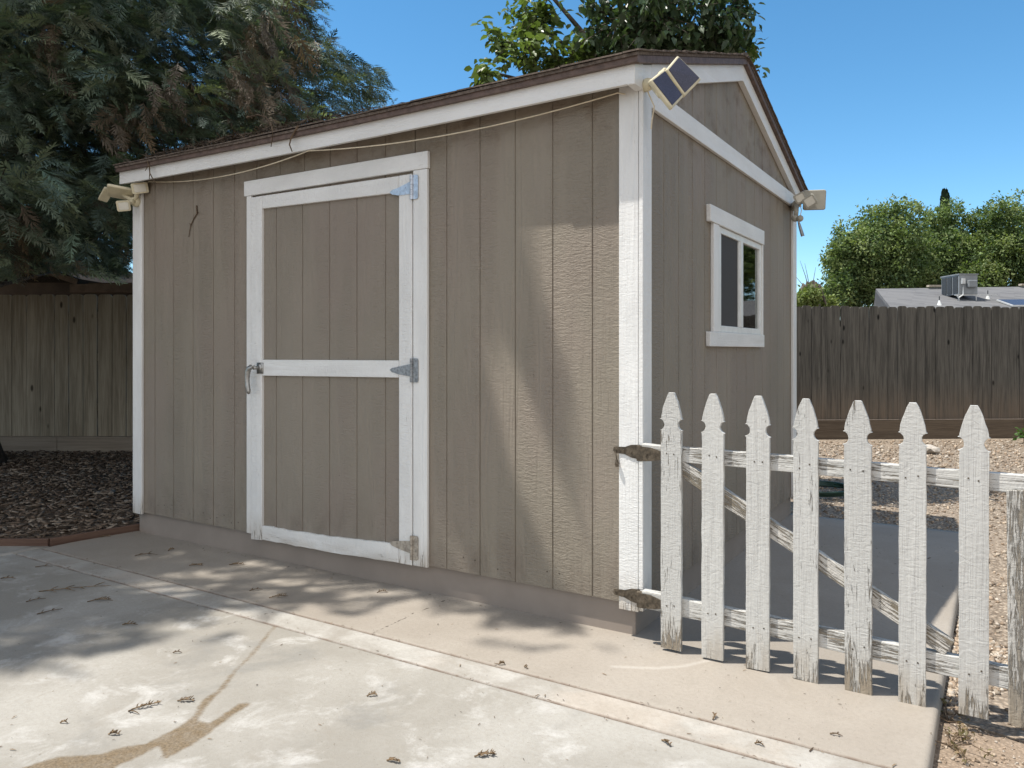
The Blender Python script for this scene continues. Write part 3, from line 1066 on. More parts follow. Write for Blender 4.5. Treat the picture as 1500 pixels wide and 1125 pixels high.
def quad_panel(c4, thick, name, parent):
    p = [Vector(q) for q in c4]
    n = (p[1]-p[0]).cross(p[3]-p[0]).normalized()
    if n.dot(Vector(CAM)-p[0]) < 0:
        n = -n
    ctr = sum(p, Vector())/4
    m = MB()
    for d in (-thick, 0):
        for q in p:
            m.v.append(tuple(q+n*d))
    m.f += [(0, 1, 2, 3), (7, 6, 5, 4), (0, 4, 5, 1), (1, 5, 6, 2), (2, 6, 7, 3), (3, 7, 4, 0)]
    o = m.build(name, MAT['yellowed'], parent, None, .007, False, 3)
    k = MB()
    for d in (-.002, .0025):
        for q in p:
            k.v.append(tuple(ctr+(q-ctr)*.86+n*d))
    k.f += [(0, 1, 2, 3), (7, 6, 5, 4), (0, 4, 5, 1), (1, 5, 6, 2), (2, 6, 7, 3), (3, 7, 4, 0)]
    k.build('cell_face', MAT['cell'], o)
    return ctr, n


c1, n1 = quad_panel([A(993.3, 80.5, 3.22), A(1028, 115.5, 3.22), A(1003.5, 140.5, 3.17), A(976, 101, 3.17)], .022, 'panel', FL2)
c2, n2 = quad_panel([A(973.0, 100.6, 3.165), A(1002, 140.8, 3.165), A(985.5, 158.5, 3.10), A(952.5, 116.5, 3.10)], .022, 'panel', FL2)
mm = MB()
mm.tube([(US+.03, -.03, 2.39), (US+.055, -.035, 2.395), (US+.075, -.045, 2.395)], [.026, .028, .02], 12)
mm.tube([(US+.07, -.045, 2.395), c2-n2*.05, c2-n2*.02], [.014, .012, .02], 10)
mm.tube([c2-n2*.05, c1-n1*.05, c1-n1*.02], [.012, .012, .02], 10)
mm.build('mount', MAT['yellowed'], FL2, None, 0, True)
plate(c1-n1*.05+Vector((-.045, -.01, .03)), (-.3, -.3, -.9), .07, .06, .03).build('lamp_head', MAT['yellowed'], FL2)
MB().tube([(US+.045, -.02, 2.37), (US+.075, -.02, 2.30), (US+.06, -.01, 2.24), (US+.055, -.005, 2.21)], .003, 6).build('cable', MAT['string'], FL2)
# far corner
pb = A(1171, 305, 5.62)
n3 = -(Vector(CAM)-A(1203, 297, 5.6))*Vector((1, 1, 0))+Vector((.4, 0, .5))
f3 = floodlight('grey floodlight with a square panel at the rear corner of the shed, by the sky', (US+.03, 2.93, 2.4),
                [(A(1172, 290, 5.55), toc(A(1170, 290, 5.55), -1.4), .078, .07, RAD(25)), (A(1186, 295, 5.53), toc(A(1186, 295, 5.5), -1.4), .09, .08, RAD(30))],
                [(A(1193, 293, 5.66), n3, .155, .145, RAD(3))],
                [((US+.022, 2.90, 2.33), A(1169, 297, 5.62), .03), (A(1169, 297, 5.62), A(1190, 293, 5.62), .014), (A(1167, 300, 5.62), A(1166, 318, 5.6), .016), (A(1164, 320, 5.62), A(1166, 320, 5.58), .024)], MAT['grey_plastic'],
                (A(1172, 320, 5.57), .024))
MB().tube([A(1169, 322, 5.57), A(1172, 333, 5.57), A(1176, 346, 5.57)], [.006, .011, .013], 8).build('strap', MAT['old_steel'], f3)
MB().tube([A(1172, 299, 5.56), A(1174, 308, 5.56), A(1172.5, 316, 5.56)], .003, 6).build('cable', MAT['string'], f3)

# cord along the shed front
cps = []
def sagline(a, b, s, n=14):
    a, b = Vector(a), Vector(b)
    return [a.lerp(b, i/n)-Vector((0, 0, s*4*(i/n)*(1-i/n))) for i in range(n+1)]
V1 = VS-.02
cps = sagline(front(218, 266, V1), front(452, 221, -.13), .055)+sagline(front(452, 221, -.13), front(905, 136, V1-.02), .05)[1:]
cps = [Vector((-3.60, V1-.01, 2.33))]+cps+[Vector((-.02, V1-.02, 2.36))]
tag(MB().tube(cps, .0032, 6).build('cord', MAT['string'], None, (-1.8, V1, 2.3), 0, True), 'thin cream cord strung across the shed front under the white fascia', 'cord')

# dead twigs on the shed
def twig(name, pts, r, label, cat='twig', side=None):
    m = MB()
    pts = [Vector(p) for p in pts]
    m.tube(pts, [r*(1-.6*i/(len(pts)-1)) for i in range(len(pts))], 6)
    for a, b in side or []:
        m.tube([a, (Vector(a)+Vector(b))/2+Vector((0, 0, .004)), b], [r*.6, r*.5, r*.3], 5)
    return tag(m.build(name, MAT['twig'], None, tuple(pts[0]), 0, True), label, cat)


twig('twig', [front(x, y, VS-.006) for x, y in ((288, 301), (288.5, 313), (284, 320), (279.5, 330), (278, 338), (276.5, 347))], .005, 'thin dead twig stuck to the shaded boards left of the door', side=[(front(288.5, 313, VS-.006), front(291, 311, VS-.012)), (front(279.5, 329, VS-.006), front(277, 328, VS-.012))])
twig('twig', [front(x, y, -.175) for x, y in ((437, 184), (432, 192), (426, 203), (424, 212), (428, 222))], .007, 'bent dead twig hooked over the white fascia above the door')
twig('twig', [front(x, y, v) for x, y, v in ((362, 172, .1), (378, 168, .0), (390, 172, -.1), (397, 182, -.17), (399.5, 192, -.18), (399, 203, -.18), (397, 215, -.175))], .0055, 'arched dead twig rising from the roof edge left of the door', side=[])
twig('twig', [front(x, y, v) for x, y, v in ((214, 225, -.1), (216, 236, -.172), (219, 245, -.175), (219.5, 254, -.172), (224, 262, -.16), (229, 269, -.15))], .006, 'forked dead twig hanging over the left end of the fascia', side=[(front(219.5, 254, -.172), front(218.5, 263, -.16)), (front(218, 242, -.175), front(213, 250, -.17))])

# needle litter lying on the roof edge
nv = 650
xs = -L+.25+rng.beta(1.5, 2.2, nv)*2.3
vs_ = -OV+rng.gamma(1.4, .08, nv)-.005
zs = np.array([roof_z(v) for v in vs_])+.018+rng.uniform(0, .022, nv)*np.exp(-((xs+2.6)/1.0)**2)
tV = np.array([(-.5, -.03, 0), (.5, -.03, 0), (.5, .03, 0), (-.5, .03, 0), (0, 0, .06)])
tF = np.array([(0, 1, 4), (1, 2, 4), (2, 3, 4), (3, 0, 4)])
az = rng.uniform(0, 6.28, nv)
R = frames(np.stack([np.cos(az), np.sin(az), rng.normal(0, .35, nv)], 1), np.stack([rng.normal(0, .3, nv), rng.normal(0, .3, nv), np.ones(nv)], 1))
V, F = instance(tV, tF, np.stack([xs, vs_, zs], 1), R, rng.uniform(.03, .10, nv))
c = np.array([(.11, .08, .055)])*rng.uniform(.5, 1.7, (nv, 1))
tag(np_mesh('roof_needle_litter', V, F, MAT['chip'], tint=np.repeat(c, 5, 0)), None, None, None, 'stuff')

# ------------------------------------------------------------------ picket gate
gate = thing('picket_gate', 'weathered white picket gate hinged on the near corner of the shed', 'gate', (.05, -.09, 0))
PW = [(.156, .245, 1.076, .012), (.331, .42, 1.076, .008), (.509, .599, 1.073, .004), (.687, .776, 1.068, .001), (.867, .959, 1.067, -.004), (1.05, 1.136, 1.066, -.004), (1.235, 1.323, 1.063, .0)]
PRO = [(0, .12), (.05, .15), (.2, .22), (.42, .30), (.68, .385), (.92, .45), (1.12, .487), (1.22, .49)]


def picket_outline(w):
    side = [(d*w, h*w) for d, h in PRO]
    for a in range(-80, 81, 20):    # round notch
        side.append(((1.50+.27*math.sin(RAD(a)))*w, (.60-.27*math.cos(RAD(a)))*w))
    side.append((1.80*w, .5*w))
    return side


for i, (x0, x1, top, bot) in enumerate(PW):
    w = x1-x0
    cx = (x0+x1)/2
    sd = picket_outline(w)
    H = top-bot
    jit = lambda s: random.uniform(-.0011, .0011)
    nstep = 22
    lean = random.uniform(-.003, .003)
    right = [(cx+h+jit(0), top-d) for d, h in sd]
    left = [(cx-h+jit(0), top-d) for d, h in sd]
    d0 = sd[-1][0]
    for k in range(1, nstep+1):
        zz = top-d0-(H-d0)*k/nstep
        right.append((cx+w/2+jit(0)+lean*k/nstep, zz+(random.uniform(-.003, .003) if k == nstep else 0)))
        left.append((cx-w/2+jit(0)+lean*k/nstep, zz+(random.uniform(-.003, .003) if k == nstep else 0)))
    poly = left+right[::-1]
    o = MB().prism([(a, b) for a, b in poly], 'y', -.100, -.0825).build('picket', MAT['picket'], gate, None, .002)
    o.rotation_euler = (0, 0, 0)
# the short bare board at the latch end
poly = [(1.372, .783), (1.378, .005), (1.40, -.002), (1.44, .003), (1.466, -.005), (1.468, .3), (1.466, .786), (1.43, .789), (1.40, .785)]
tag(MB().prism(poly, 'y', -.100, -.0825).build('picket', MAT['picket_bare'], gate, None, .002), 'short bare grey board with its pointed top missing')


def beam(a, b, h, y0, y1, name, mat, parent):
    a, b = Vector((a[0], 0, a[1])), Vector((b[0], 0, b[1]))
    d = b-a
    ln = d.length
    m = MB()
    n = 24
    top = [(-ln/2+ln*i/n, h/2+random.uniform(-.0012, .0012)) for i in range(n+1)]
    bt = [(-ln/2+ln*i/n, -h/2+random.uniform(-.0012, .0012)) for i in range(n+1)]
    m.prism(bt+top[::-1], 'y', y0, y1)
    o = m.build(name, mat, None, None, .003)
    o.parent = parent
    o.location = (a+b)/2-parent.location
    o.rotation_euler = (0, -math.atan2(d.z, d.x), 0)
    return o


beam((.062, .822), (1.62, .800), .062, -.082, -.045, 'rail', MAT['rail'], gate)
beam((.062, .192), (1.62, .140), .074, -.082, -.045, 'rail', MAT['rail'], gate)
beam((.20, .782), (1.205, .212), .062, -.0815, -.047, 'brace', MAT['brace'], gate)
for i, (x0, x1, top, bot) in enumerate(PW):
    for z0 in (.822-(x0-.06)*.014, .192-(x0-.06)*.033):
        for k in range(2):
            x = x0+(.3+.4*k)*(x1-x0)+random.uniform(-.006, .006)
            z = z0+random.uniform(-.012, .012)
            MB().tube([(x, -.1012, z), (x, -.098, z)], .0032, 6).build('nail_head', MAT['rust'], gate)


def gate_hinge(z):
    h = MB()
    y = VS-.0195
    x = .048
    h.prism([(-.085, z-.004), (-.082, z+.014), (-.03, z+.016), (.0, z+.027), (x-.008, z+.030), (x-.008, z-.034), (.0, z-.028), (-.03, z-.016), (-.078, z-.012)], 'y', y-.004, y-.0005)
    k = MB()
    y2 = -.083
    k.prism([(x+.008, z-.036), (x+.008, z+.028), (.105, z+.026), (.156, z+.012), (.156, z-.022), (.10, z-.032)], 'y', y2-.004, y2-.0005)
    for i in range(3):
        k.tube([(x, y2+.012, z-.036+i*.0225), (x, y2+.012, z-.036+i*.0225+.021)], .011, 10)
    for dx, dz in ((-.07, .002), (-.035, .0), (0., -.004)):
        h.tube([(dx, y-.008, z+dz), (dx, y-.0015, z+dz)], .005, 8)
    for dx, dz in ((.085, -.005), (.125, -.006)):
        k.tube([(dx, y2-.008, z+dz), (dx, y2-.0015, z+dz)], .005, 8)
    k.prism([(.042, z-.034), (.066, z-.034), (.066, z+.028), (.042, z+.028)], 'y', y2-.0045, y2+.006)
    hh = h.build('hinge', MAT['rust'], gate)
    k.build('hinge_leaf', MAT['rust'], hh)


gate_hinge(.814)
gate_hinge(.190)
MB().tube([(-.072, VS-.025, .812), (-.069, VS-.027, .79), (-.066, VS-.028, .772)], .0025, 6).tube([(-.066, VS-.03, .776), (-.064, VS-.03, .755), (-.062, VS-.03, .742)], [.004, .010, .008], 8).build('latch_pin', MAT['rust'], gate)

# ------------------------------------------------------------------ fences
def board_fence(name, label, a, b, pitch, zb, ztop, mat, kick_mat, kick, gap, dog, base_drop=0., sag_amp=.01):
    a, b = Vector((*a, 0)), Vector((*b, 0))
    d = (b-a).normalized()
    Lf = (b-a).length
    t = thing(name, label, 'fence', tuple(a))
    ang = math.atan2(d.y, d.x)
    m = MB()
    nb_ = int(Lf/pitch)
    for i in range(nb_):
        x0 = i*pitch
        x1 = x0+pitch-gap*random.uniform(.5, 1.6)
        tp = ztop+random.uniform(-sag_amp, sag_amp)
        y = random.uniform(-.004, .004)
        pts = [(x0, zb), (x1, zb)]
        for q in (0, 25, 55, 90):
            pts.append((x1-dog+dog*math.cos(RAD(q)), tp-dog+dog*math.sin(RAD(q))))
        for q in (90, 125, 155, 180):
            pts.append((x0+dog+dog*math.cos(RAD(q)), tp-dog+dog*math.sin(RAD(q))))
        tl = random.uniform(-.003, .003)
        m.prism([(p+tl*(q-zb), q) for p, q in pts], 'y', y-.019, y)
    o = m.build('board_panel', mat)
    o.parent = t
    o.rotation_euler = (0, 0, ang)
    for z0 in (zb+.35, (zb+ztop)/2+.1, ztop-.25):
        r = MB().box(0, Lf, .006, .045, z0-.045, z0+.045).build('rail', mat)
        r.parent = t
        r.rotation_euler = (0, 0, ang)
    x = 0.
    while x < Lf:
        p = MB().box(x, x+.09, .046, .136, -.15, ztop-.08).build('post', mat)
        p.parent = t
        p.rotation_euler = (0, 0, ang)
        x += 2.4
    k = MB()
    x = 0.
    while x < Lf:
        k.box(x+.002, min(x+4.2, Lf)-.002, -.062, -.022, kick[0], kick[1])
        x += 4.2
    kk = k.build('kick_board', kick_mat, None, None, .004)
    kk.parent = t
    kk.rotation_euler = (0, 0, ang)
    return t


aL = depth(-420, 600, 9.4)
bL = depth(520, 600, 9.4)
board_fence('wooden_fence', 'brown board fence with round topped boards in deep shade left of the shed', aL[:2], bL[:2], .173, .215, 1.925, MAT['fenceL'], MAT['kick'], (.0, .213), .008, .034)
aR = depth(1090, 600, 11.33)
bR = depth(2900, 600, 12.4)
board_fence('wooden_fence', 'dark weathered board fence with a brown board at its foot behind the gravel', aR[:2], bR[:2], .1435, .235, 1.90, MAT['fenceR'], MAT['rot'], (-.06, .232), .005, .032)

# ------------------------------------------------------------------ foliage
def lit_wall(u, z):
    """True where the photographed shed front is in the sun"""
    w = u+KU*(z-1.)
    main = w > -.29
    main &= ~((w < -.42) & (w > -.505))
    low = (z < .72) & (w > -.41)
    s1 = (w > -.725) & (w < -.495) & (z < 1.5)
    s2 = (w > -1.36) & (w < -1.22) & (z < .5)
    return (main | low | s1 | s2) & (z < 1.95)


def shade_edge(x):
    return np.interp(x, [-400, 0, 130, 250, 330, 430, 560, 640, 700, 760, 850, 930, 962, 966], [975, 962, 948, 928, 905, 885, 888, 905, 925, 945, 948, 930, 915, 0])


def sun_hit(P):
    """where the sun's ray through P reaches the shed front (wall=True) or the ground"""
    t = (VS-P[:, 1])/KV
    zw = P[:, 2]-t
    uw = P[:, 0]+KU*t
    wall = (t > 0) & (zw > .1) & (zw < 2.38) & (uw > -3.72) & (uw < .05)
    g = np.stack([P[:, 0]+KU*P[:, 2], P[:, 1]+KV*P[:, 2], np.zeros(len(P))], 1)
    return wall, uw, zw, g


def lit(P):
    wall, uw, zw, g = sun_hit(P)
    px, py, F = proj(g)
    inside = (F > .5) & (py > 500) & (py < 1500) & (px < 1900)
    e = shade_edge(px)
    nz = np.sin(g[:, 0]*9.1+1.3*np.sin(g[:, 1]*7.))*np.sin(g[:, 1]*12.3+1.7*np.sin(g[:, 0]*5.))   # leafy, broken edge
    nz2 = np.sin(g[:, 0]*17.+2.1*np.sin(g[:, 1]*13.))*np.sin(g[:, 1]*31.+1.9*np.sin(g[:, 0]*11.))
    on = py > e+22+34*nz+16*nz2+np.where((px > 560) & (px < 966), -8+16*nz, 0)
    on |= (nz2 > .5) & (py > e-85)
    on |= (px > 540) & (px < 960) & (nz > .55) & (py > 872)
    return np.where(wall, lit_wall(uw, zw), inside & on)


def spray_template(n_side, seed, wid=.034):
    """a flat feathery conifer spray along +x, unit length"""
    r = np.random.default_rng(seed)
    V, F = [], []

    def blade(p, d, l, w, dz):
        d = np.array(d)/np.linalg.norm(d)
        q = np.array([-d[1], d[0], 0])*w
        b = len(V)
        p = np.array(p)
        V.extend([p-q*.5, p+d*l*.45-q+np.array([0, 0, dz*.4]), p+d*l+np.array([0, 0, dz]), p+d*l*.45+q+np.array([0, 0, dz*.4])])
        F.append((b, b+1, b+2, b+3))
    kk = r.uniform(-.18, .18)
    blade((0, 0, 0), (1, kk*.5, 0), .52, .016, -.06)
    blade((.5, kk*.25, -.06), (1, kk*1.5, 0), .5, .012, -.18)
    for i in range(n_side):
        t = .10+.86*i/n_side
        l = (.30*(1-t)**.6+.06)*r.uniform(.6, 1.25)
        for s in (-1, 1):
            a = RAD(r.uniform(22, 62))
            blade((t+r.uniform(-.02, .02), kk*t*t, -.24*t*t), (math.cos(a), s*math.sin(a), r.uniform(-.15, .15)), l, wid*r.uniform(.5, .85)*.75, -.12*l+r.normal(0, .02))
    blade((.92, kk*.85, -.20), (1, 0, 0), .16, wid*.6, -.02)
    return np.array(V), np.array(F)


SPR = [spray_template(17, s) for s in range(7)]


def sprays(name, parent, P, D, N, sc, tint, mat):
    Vs, Fs, Ts = [], [], []
    off = 0
    kind = rng.integers(0, len(SPR), len(P))
    for k in range(len(SPR)):
        s = kind == k
        if not s.any():
            continue
        V, F = instance(SPR[k][0], SPR[k][1], P[s], frames(D[s], N[s]), sc[s])
        Vs.append(V)
        Fs.append(F+off)
        Ts.append(np.repeat(tint[s], len(SPR[k][0]), 0))
        off += len(V)
    return np_mesh(name, np.concatenate(Vs), np.concatenate(Fs), mat, parent, tint=np.concatenate(Ts))


GREENS = np.array([(.13, .185, .14), (.16, .205, .15), (.11, .158, .135), (.21, .25, .165), (.185, .21, .165)])
BROWNS = np.array([(.15, .12, .09), (.18, .148, .115), (.12, .094, .07), (.155, .113, .072)])


def allowed(P, D, sc):
    """keep foliage out of the sunlit patches' light path, out of the shed and out of open sky right of the crown"""
    ok = np.ones(len(P), bool)
    fray = np.abs(rng.normal(0, 20, len(P)))
    for t in (0., .5, 1.):
        Q = P+D*(sc*t)[:, None]
        ok &= ~lit(Q)
        rz = np.where(Q[:, 1] < W/2, EAVE+SLOPE*(Q[:, 1]+OV), EAVE+SLOPE*(W+OV-Q[:, 1]))
        ok &= ~((Q[:, 0] > -L-.25) & (Q[:, 0] < .4) & (Q[:, 1] > -.35) & (Q[:, 1] < W+.35) & (Q[:, 2] < rz+.12))
        px, py, F = proj(Q)
        vis = (F > .4) & (py > -15) & (px > -60)
        edge = np.interp(py, [-15, 0, 40, 70, 82, 88, 100, 120, 140, 160, 200, 240], [488, 491, 482, 492, 505, 535, 560, 572, 583, 590, 470, 420])
        ok &= ~(vis & (px > edge+14-fray))
        low = np.interp(px, [-60, 0, 40, 100, 190, 240, 420], [405, 412, 396, 398, 408, 300, 250])
        ok &= ~(vis & (py > low))
        ok &= ~((F < 3.6) & vis)
    return ok


# the big redwood
TX, TY = -8.06, .64
red = thing('redwood_tree', 'big dark redwood tree with drooping feathery boughs overhanging the left end of the shed', 'tree', (TX, TY, 0))
tr = MB()
tr.tube([(TX, TY, -.05), (TX, TY, .12), (TX+.0, TY, .45), (TX+.02, TY, 1.2), (TX+.03, TY, 4), (TX, TY, 8), (TX, TY, 12), (TX, TY, 15.5)], [.55, .47, .37, .33, .29, .21, .12, .03], 18)
tr.build('trunk', MAT['bark'], red, None, 0, True)
bP, bD, bN, bS, bT = [], [], [], [], []
limbs = MB()
nbr = 120
for i in range(nbr):
    h = 1.75+12.6*(i/nbr)**1.12
    az = i*2.39996+rng.normal(0, .25)
    ln = 4.7*(1-(h-1.2)/14.6)**.72*rng.uniform(.8, 1.12)
    dx, dy = math.cos(az), math.sin(az)
    rise = rng.uniform(.05, .3)
    droop = rng.uniform(.10, .22) if h > 3 else rng.uniform(.0, .07)
    if h < 3:
        rise = rng.uniform(.2, .38)

    def bp(t):
        return np.array([TX+dx*ln*t, TY+dy*ln*t, h+ln*(rise*t-droop*1.6*t*t)])
    limbs.tube([bp(t) for t in (0, .2, .4, .6, .8, .97)], [.042*ln/4, .034*ln/4, .025*ln/4, .017*ln/4, .010*ln/4, .003], 6, False)
    for t in np.sort(rng.uniform(.12, 1., int(ln*14))):
        base = bp(t)
        s = rng.choice([-1, 1])
        a2 = az+s*RAD(rng.uniform(25, 80))
        bl = (.35+.95*(1-t))*rng.uniform(.6, 1.15)
        dd = np.array([math.cos(a2), math.sin(a2), rng.normal(-.18, .22)])
        nsp = int(4+bl*7)
        for q in range(nsp):
            tt = (q+.5)/nsp
            pos = base+dd*bl*tt+np.array([0, 0, -.14*tt*tt*bl])+rng.normal(0, .05, 3)
            a3 = a2+rng.choice([-1, 1])*RAD(rng.uniform(10, 60))
            D = np.array([math.cos(a3), math.sin(a3), rng.normal(-.25, .33)])
            if rng.random() < .12:
                D[2] += .6
            bP.append(pos)
            bD.append(D)
            bN.append((rng.normal(0, .35), rng.normal(0, .35), 1.))
            bS.append(rng.uniform(.18, .38))
# hanging inner boughs that close the crown over the fence and the shed end
for i in range(21000):
    px_, py_, F_ = rng.uniform(-80, 592), rng.uniform(-40, 408), rng.uniform(5.6, 10.5)
    q = np.array(depth(px_, py_, F_))
    if np.hypot(q[0]-TX, q[1]-TY) > 5.7*(1-(q[2]-1)/19):
        continue
    if math.sin(q[0]*3.1+1.7*math.sin(q[2]*2.3))*math.sin(q[1]*2.7+.8)*math.sin(q[2]*4.1+1.3*math.sin(q[0]*1.9)) > .16:
        continue
    a3 = math.atan2(q[1]-TY, q[0]-TX)+rng.normal(0, .7)
    bP.append(q)
    bD.append(np.array([math.cos(a3), math.sin(a3), rng.normal(-.3, .35)]))
    bN.append((rng.normal(0, .45), rng.normal(0, .45), 1.))
    bS.append(rng.uniform(.16, .36))
bP, bD, bN, bS = map(np.array, (bP, bD, bN, bS))
bD /= np.linalg.norm(bD, axis=1, keepdims=True)
ok = allowed(bP, bD, bS)
bP, bD, bN, bS = bP[ok], bD[ok], bN[ok], bS[ok]
tint = GREENS[rng.integers(0, len(GREENS), len(bP))]*rng.uniform(.5, 1.3, (len(bP), 1))
# withered clumps
for cx_, cy_, F_, r_ in ((372, 118, 6.6, .62), (380, 60, 6.9, .4), (188, 190, 6.3, .45), (70, 60, 7.0, .3), (420, 20, 7.4, .5), (20, 330, 6.4, .4), (250, 120, 7.2, .3)):
    px, py, F = proj(bP)
    rr = np.hypot(px-cx_, (py-cy_)*.8)/FPX*7
    m = (rng.random(len(bP)) < np.clip(1.0-rr/(r_*.7), 0, .5)) & (F > 2)
    tint[m] = BROWNS[rng.integers(0, len(BROWNS), m.sum())]*rng.uniform(.6, 1.4, (m.sum(), 1))
    bD[m, 2] -= .8
m = rng.random(len(bP)) < .02
tint[m] = BROWNS[rng.integers(0, len(BROWNS), m.sum())]*rng.uniform(.6, 1.2, (m.sum(), 1))
limbs.build('limbs', MAT['bark'], red, None, 0, True)
sprays('crown', red, bP, bD, bN, bS, tint, MAT['needles'])
NSP = len(bP)

# a second conifer stands left of the photographer and shades the shed front
T2 = (-6.9, -4.3)
sec = thing('shade_conifer', 'tall dark conifer standing on the patio side left of the photographer', 'tree', (*T2, 0))
MB().tube([(*T2, -.1), (*T2, .4), (T2[0], T2[1], 4), (T2[0]+.1, T2[1]+.1, 8), (T2[0]+.2, T2[1]+.2, 12)], [.45, .33, .27, .18, .04], 14).build('trunk', MAT['bark'], sec, None, 0, True)
# where the shade must fall, traced back along the sunlight to the height of the boughs
npt = 15000
tw = rng.random(npt) < .42
uu = np.where(tw, rng.uniform(-3.9, .1, npt), rng.uniform(-5.5, .4, npt))
vv = np.where(tw, VS, rng.uniform(-2.6, .0, npt))
zz = np.where(tw, rng.uniform(.0, 2.1, npt), 0.)
hh = rng.uniform(5.4, 9.4, npt)
P = np.stack([uu-KU*(hh-zz), vv-KV*(hh-zz), hh], 1)
d2 = P[:, :2]-np.array(T2)
a = np.arctan2(d2[:, 1], d2[:, 0])+rng.normal(0, .8, npt)
D = np.stack([np.cos(a), np.sin(a), rng.normal(-.2, .25, npt)], 1)
D /= np.linalg.norm(D, axis=1, keepdims=True)
sc2 = rng.uniform(.16, .36, npt)
ok = np.ones(npt, bool)
for t in (0., .33, .66, 1.):
    ok &= ~lit(P+D*(sc2*t)[:, None])
P, D, sc2 = P[ok], D[ok], sc2[ok]
N = np.stack([rng.normal(0, .4, len(P)), rng.normal(0, .4, len(P)), np.ones(len(P))], 1)
tint = GREENS[rng.integers(0, len(GREENS), len(P))]*rng.uniform(.7, 1.5, (len(P), 1))
# the rest of its crown, round the trunk
n3_ = 3000
hh = rng.uniform(3.5, 12, n3_)
rr = (3.4*(1-(hh-3)/10)+.2)*np.sqrt(rng.random(n3_))
aa = rng.uniform(0, 6.28, n3_)
P3 = np.stack([T2[0]+rr*np.cos(aa), T2[1]+rr*np.sin(aa), hh], 1)
D3 = np.stack([np.cos(aa), np.sin(aa), rng.normal(-.3, .25, n3_)], 1)
s3 = rng.uniform(.3, .6, n3_)
ok = allowed(P3, D3, s3)
px, py, F = proj(P3)
ok &= ~((F > .2) & (px > -250) & (px < 1700) & (py > -250))
P3, D3, s3 = P3[ok], D3[ok], s3[ok]
N3 = np.stack([rng.normal(0, .4, len(P3)), rng.normal(0, .4, len(P3)), np.ones(len(P3))], 1)
t3 = GREENS[rng.integers(0, len(GREENS), len(P3))]*rng.uniform(.7, 1.5, (len(P3), 1))
sprays('crown', sec, np.concatenate([P, P3]), np.concatenate([D, D3]), np.concatenate([N, N3]), np.concatenate([sc2, s3]), np.concatenate([tint, t3]), MAT['needles'])
lb = MB()
for i in range(26):
    q = P[rng.integers(0, len(P))]
    b = np.array([T2[0]+.08, T2[1]+.08, q[2]-rng.uniform(.2, 1.0)])
    m_ = (b+q)/2+np.array([0, 0, .25])
    pts = [b, (b*.6+m_*.4), m_, (m_+q)/2, q]
    if not lit(np.array(pts)).any() and not lit((np.array(pts[1:])+np.array(pts[:-1]))/2).any():
        lb.tube(pts, [.05, .042, .034, .022, .006], 6, False)
lb.build('limbs', MAT['bark'], sec, None, 0, True)
print('sprays', NSP, len(P), len(P3))


# leafy tree behind the shed
def leaf_template():
    V = np.array([(0, 0, 0), (.30, -.26, .05), (.62, -.24, .03), (1., 0, -.16), (.62, .24, .03), (.30, .26, .05), (.33, 0, -.04), (.66, 0, -.07)])
    F = np.array([(0, 1, 6, 6), (1, 2, 7, 6), (2, 3, 7, 7), (3, 4, 7, 7), (4, 5, 6, 7), (5, 0, 6, 6)])
    return V, F


def leaf_quads():
    V = np.array([(0, 0, 0), (.36, -.28, .06), (.72, -.19, .0), (1., 0, -.18), (.72, .19, .0), (.36, .28, .06), (.42, 0, -.05)])
    F = np.array([(0, 1, 2, 6), (6, 2, 3, 4), (0, 6, 4, 5)])
    return V, F


LV, LF = leaf_quads()
PT = (-1.72, 4.25)
pear = thing('pear_tree', 'leafy green tree with large glossy drooping leaves rising behind the shed roof', 'tree', (*PT, 0))
pt = MB()
pt.tube([(*PT, -.1), (PT[0], PT[1], 1), (PT[0]+.05, PT[1], 2.4), (PT[0]+.1, PT[1]+.05, 3.4)], [.14, .11, .09, .075], 12)
pt.build('trunk', MAT['bark2'], pear, None, 0, True)
tw_ = MB()
pP, pD, pT = [], [], []
# boughs ending where the picture shows leaf masses (x, y in the survey picture, distance, radius, leaves, tone
MASS = [(760, 60, 7.3, .42, 300, 1), (790, 36, 7.5, .34, 300, 1), (825, 96, 7.2, .32, 280, 1), (720, 118, 7.2, .26, 130, 1), (785, 105, 7.2, .34, 240, 1), 
        (905, 30, 7.0, .48, 520, 0), (960, 20, 6.9, .52, 620, 0), (1020, 20, 7.0, .46, 480, 0), (1060, 45, 7.1, .30, 220, 0), (930, 65, 7.2, .36, 300, 0), (985, 62, 7.2, .34, 260, 0), (880, 85, 7.3, .3, 200, 1),
        (1092, 62, 7.3, .22, 110, 1), (1070, 10, 7.2, .3, 160, 0), (945, -75, 7.4, .55, 500, 0), (1000, -90, 7.4, .8, 700, 0), (770, -50, 7.6, .36, 220, 1), (1112, 102, 7.4, .05, 6, 1), (920, -260, 7.6, .8, 600, 1),
        (700, 100, 7.3, .10, 22, 1), (1040, 60, 7.3, .2, 90, 1), (960, 85, 7.5, .35, 240, 1), (860, 110, 7.5, .3, 160, 1), (1108, 70, 7.3, .09, 24, 1), (930, 110, 7.7, .4, 220, 1), (1010, 110, 7.7, .35, 160, 1)]
cr0 = np.array([PT[0]+.1, PT[1]+.05, 3.3])
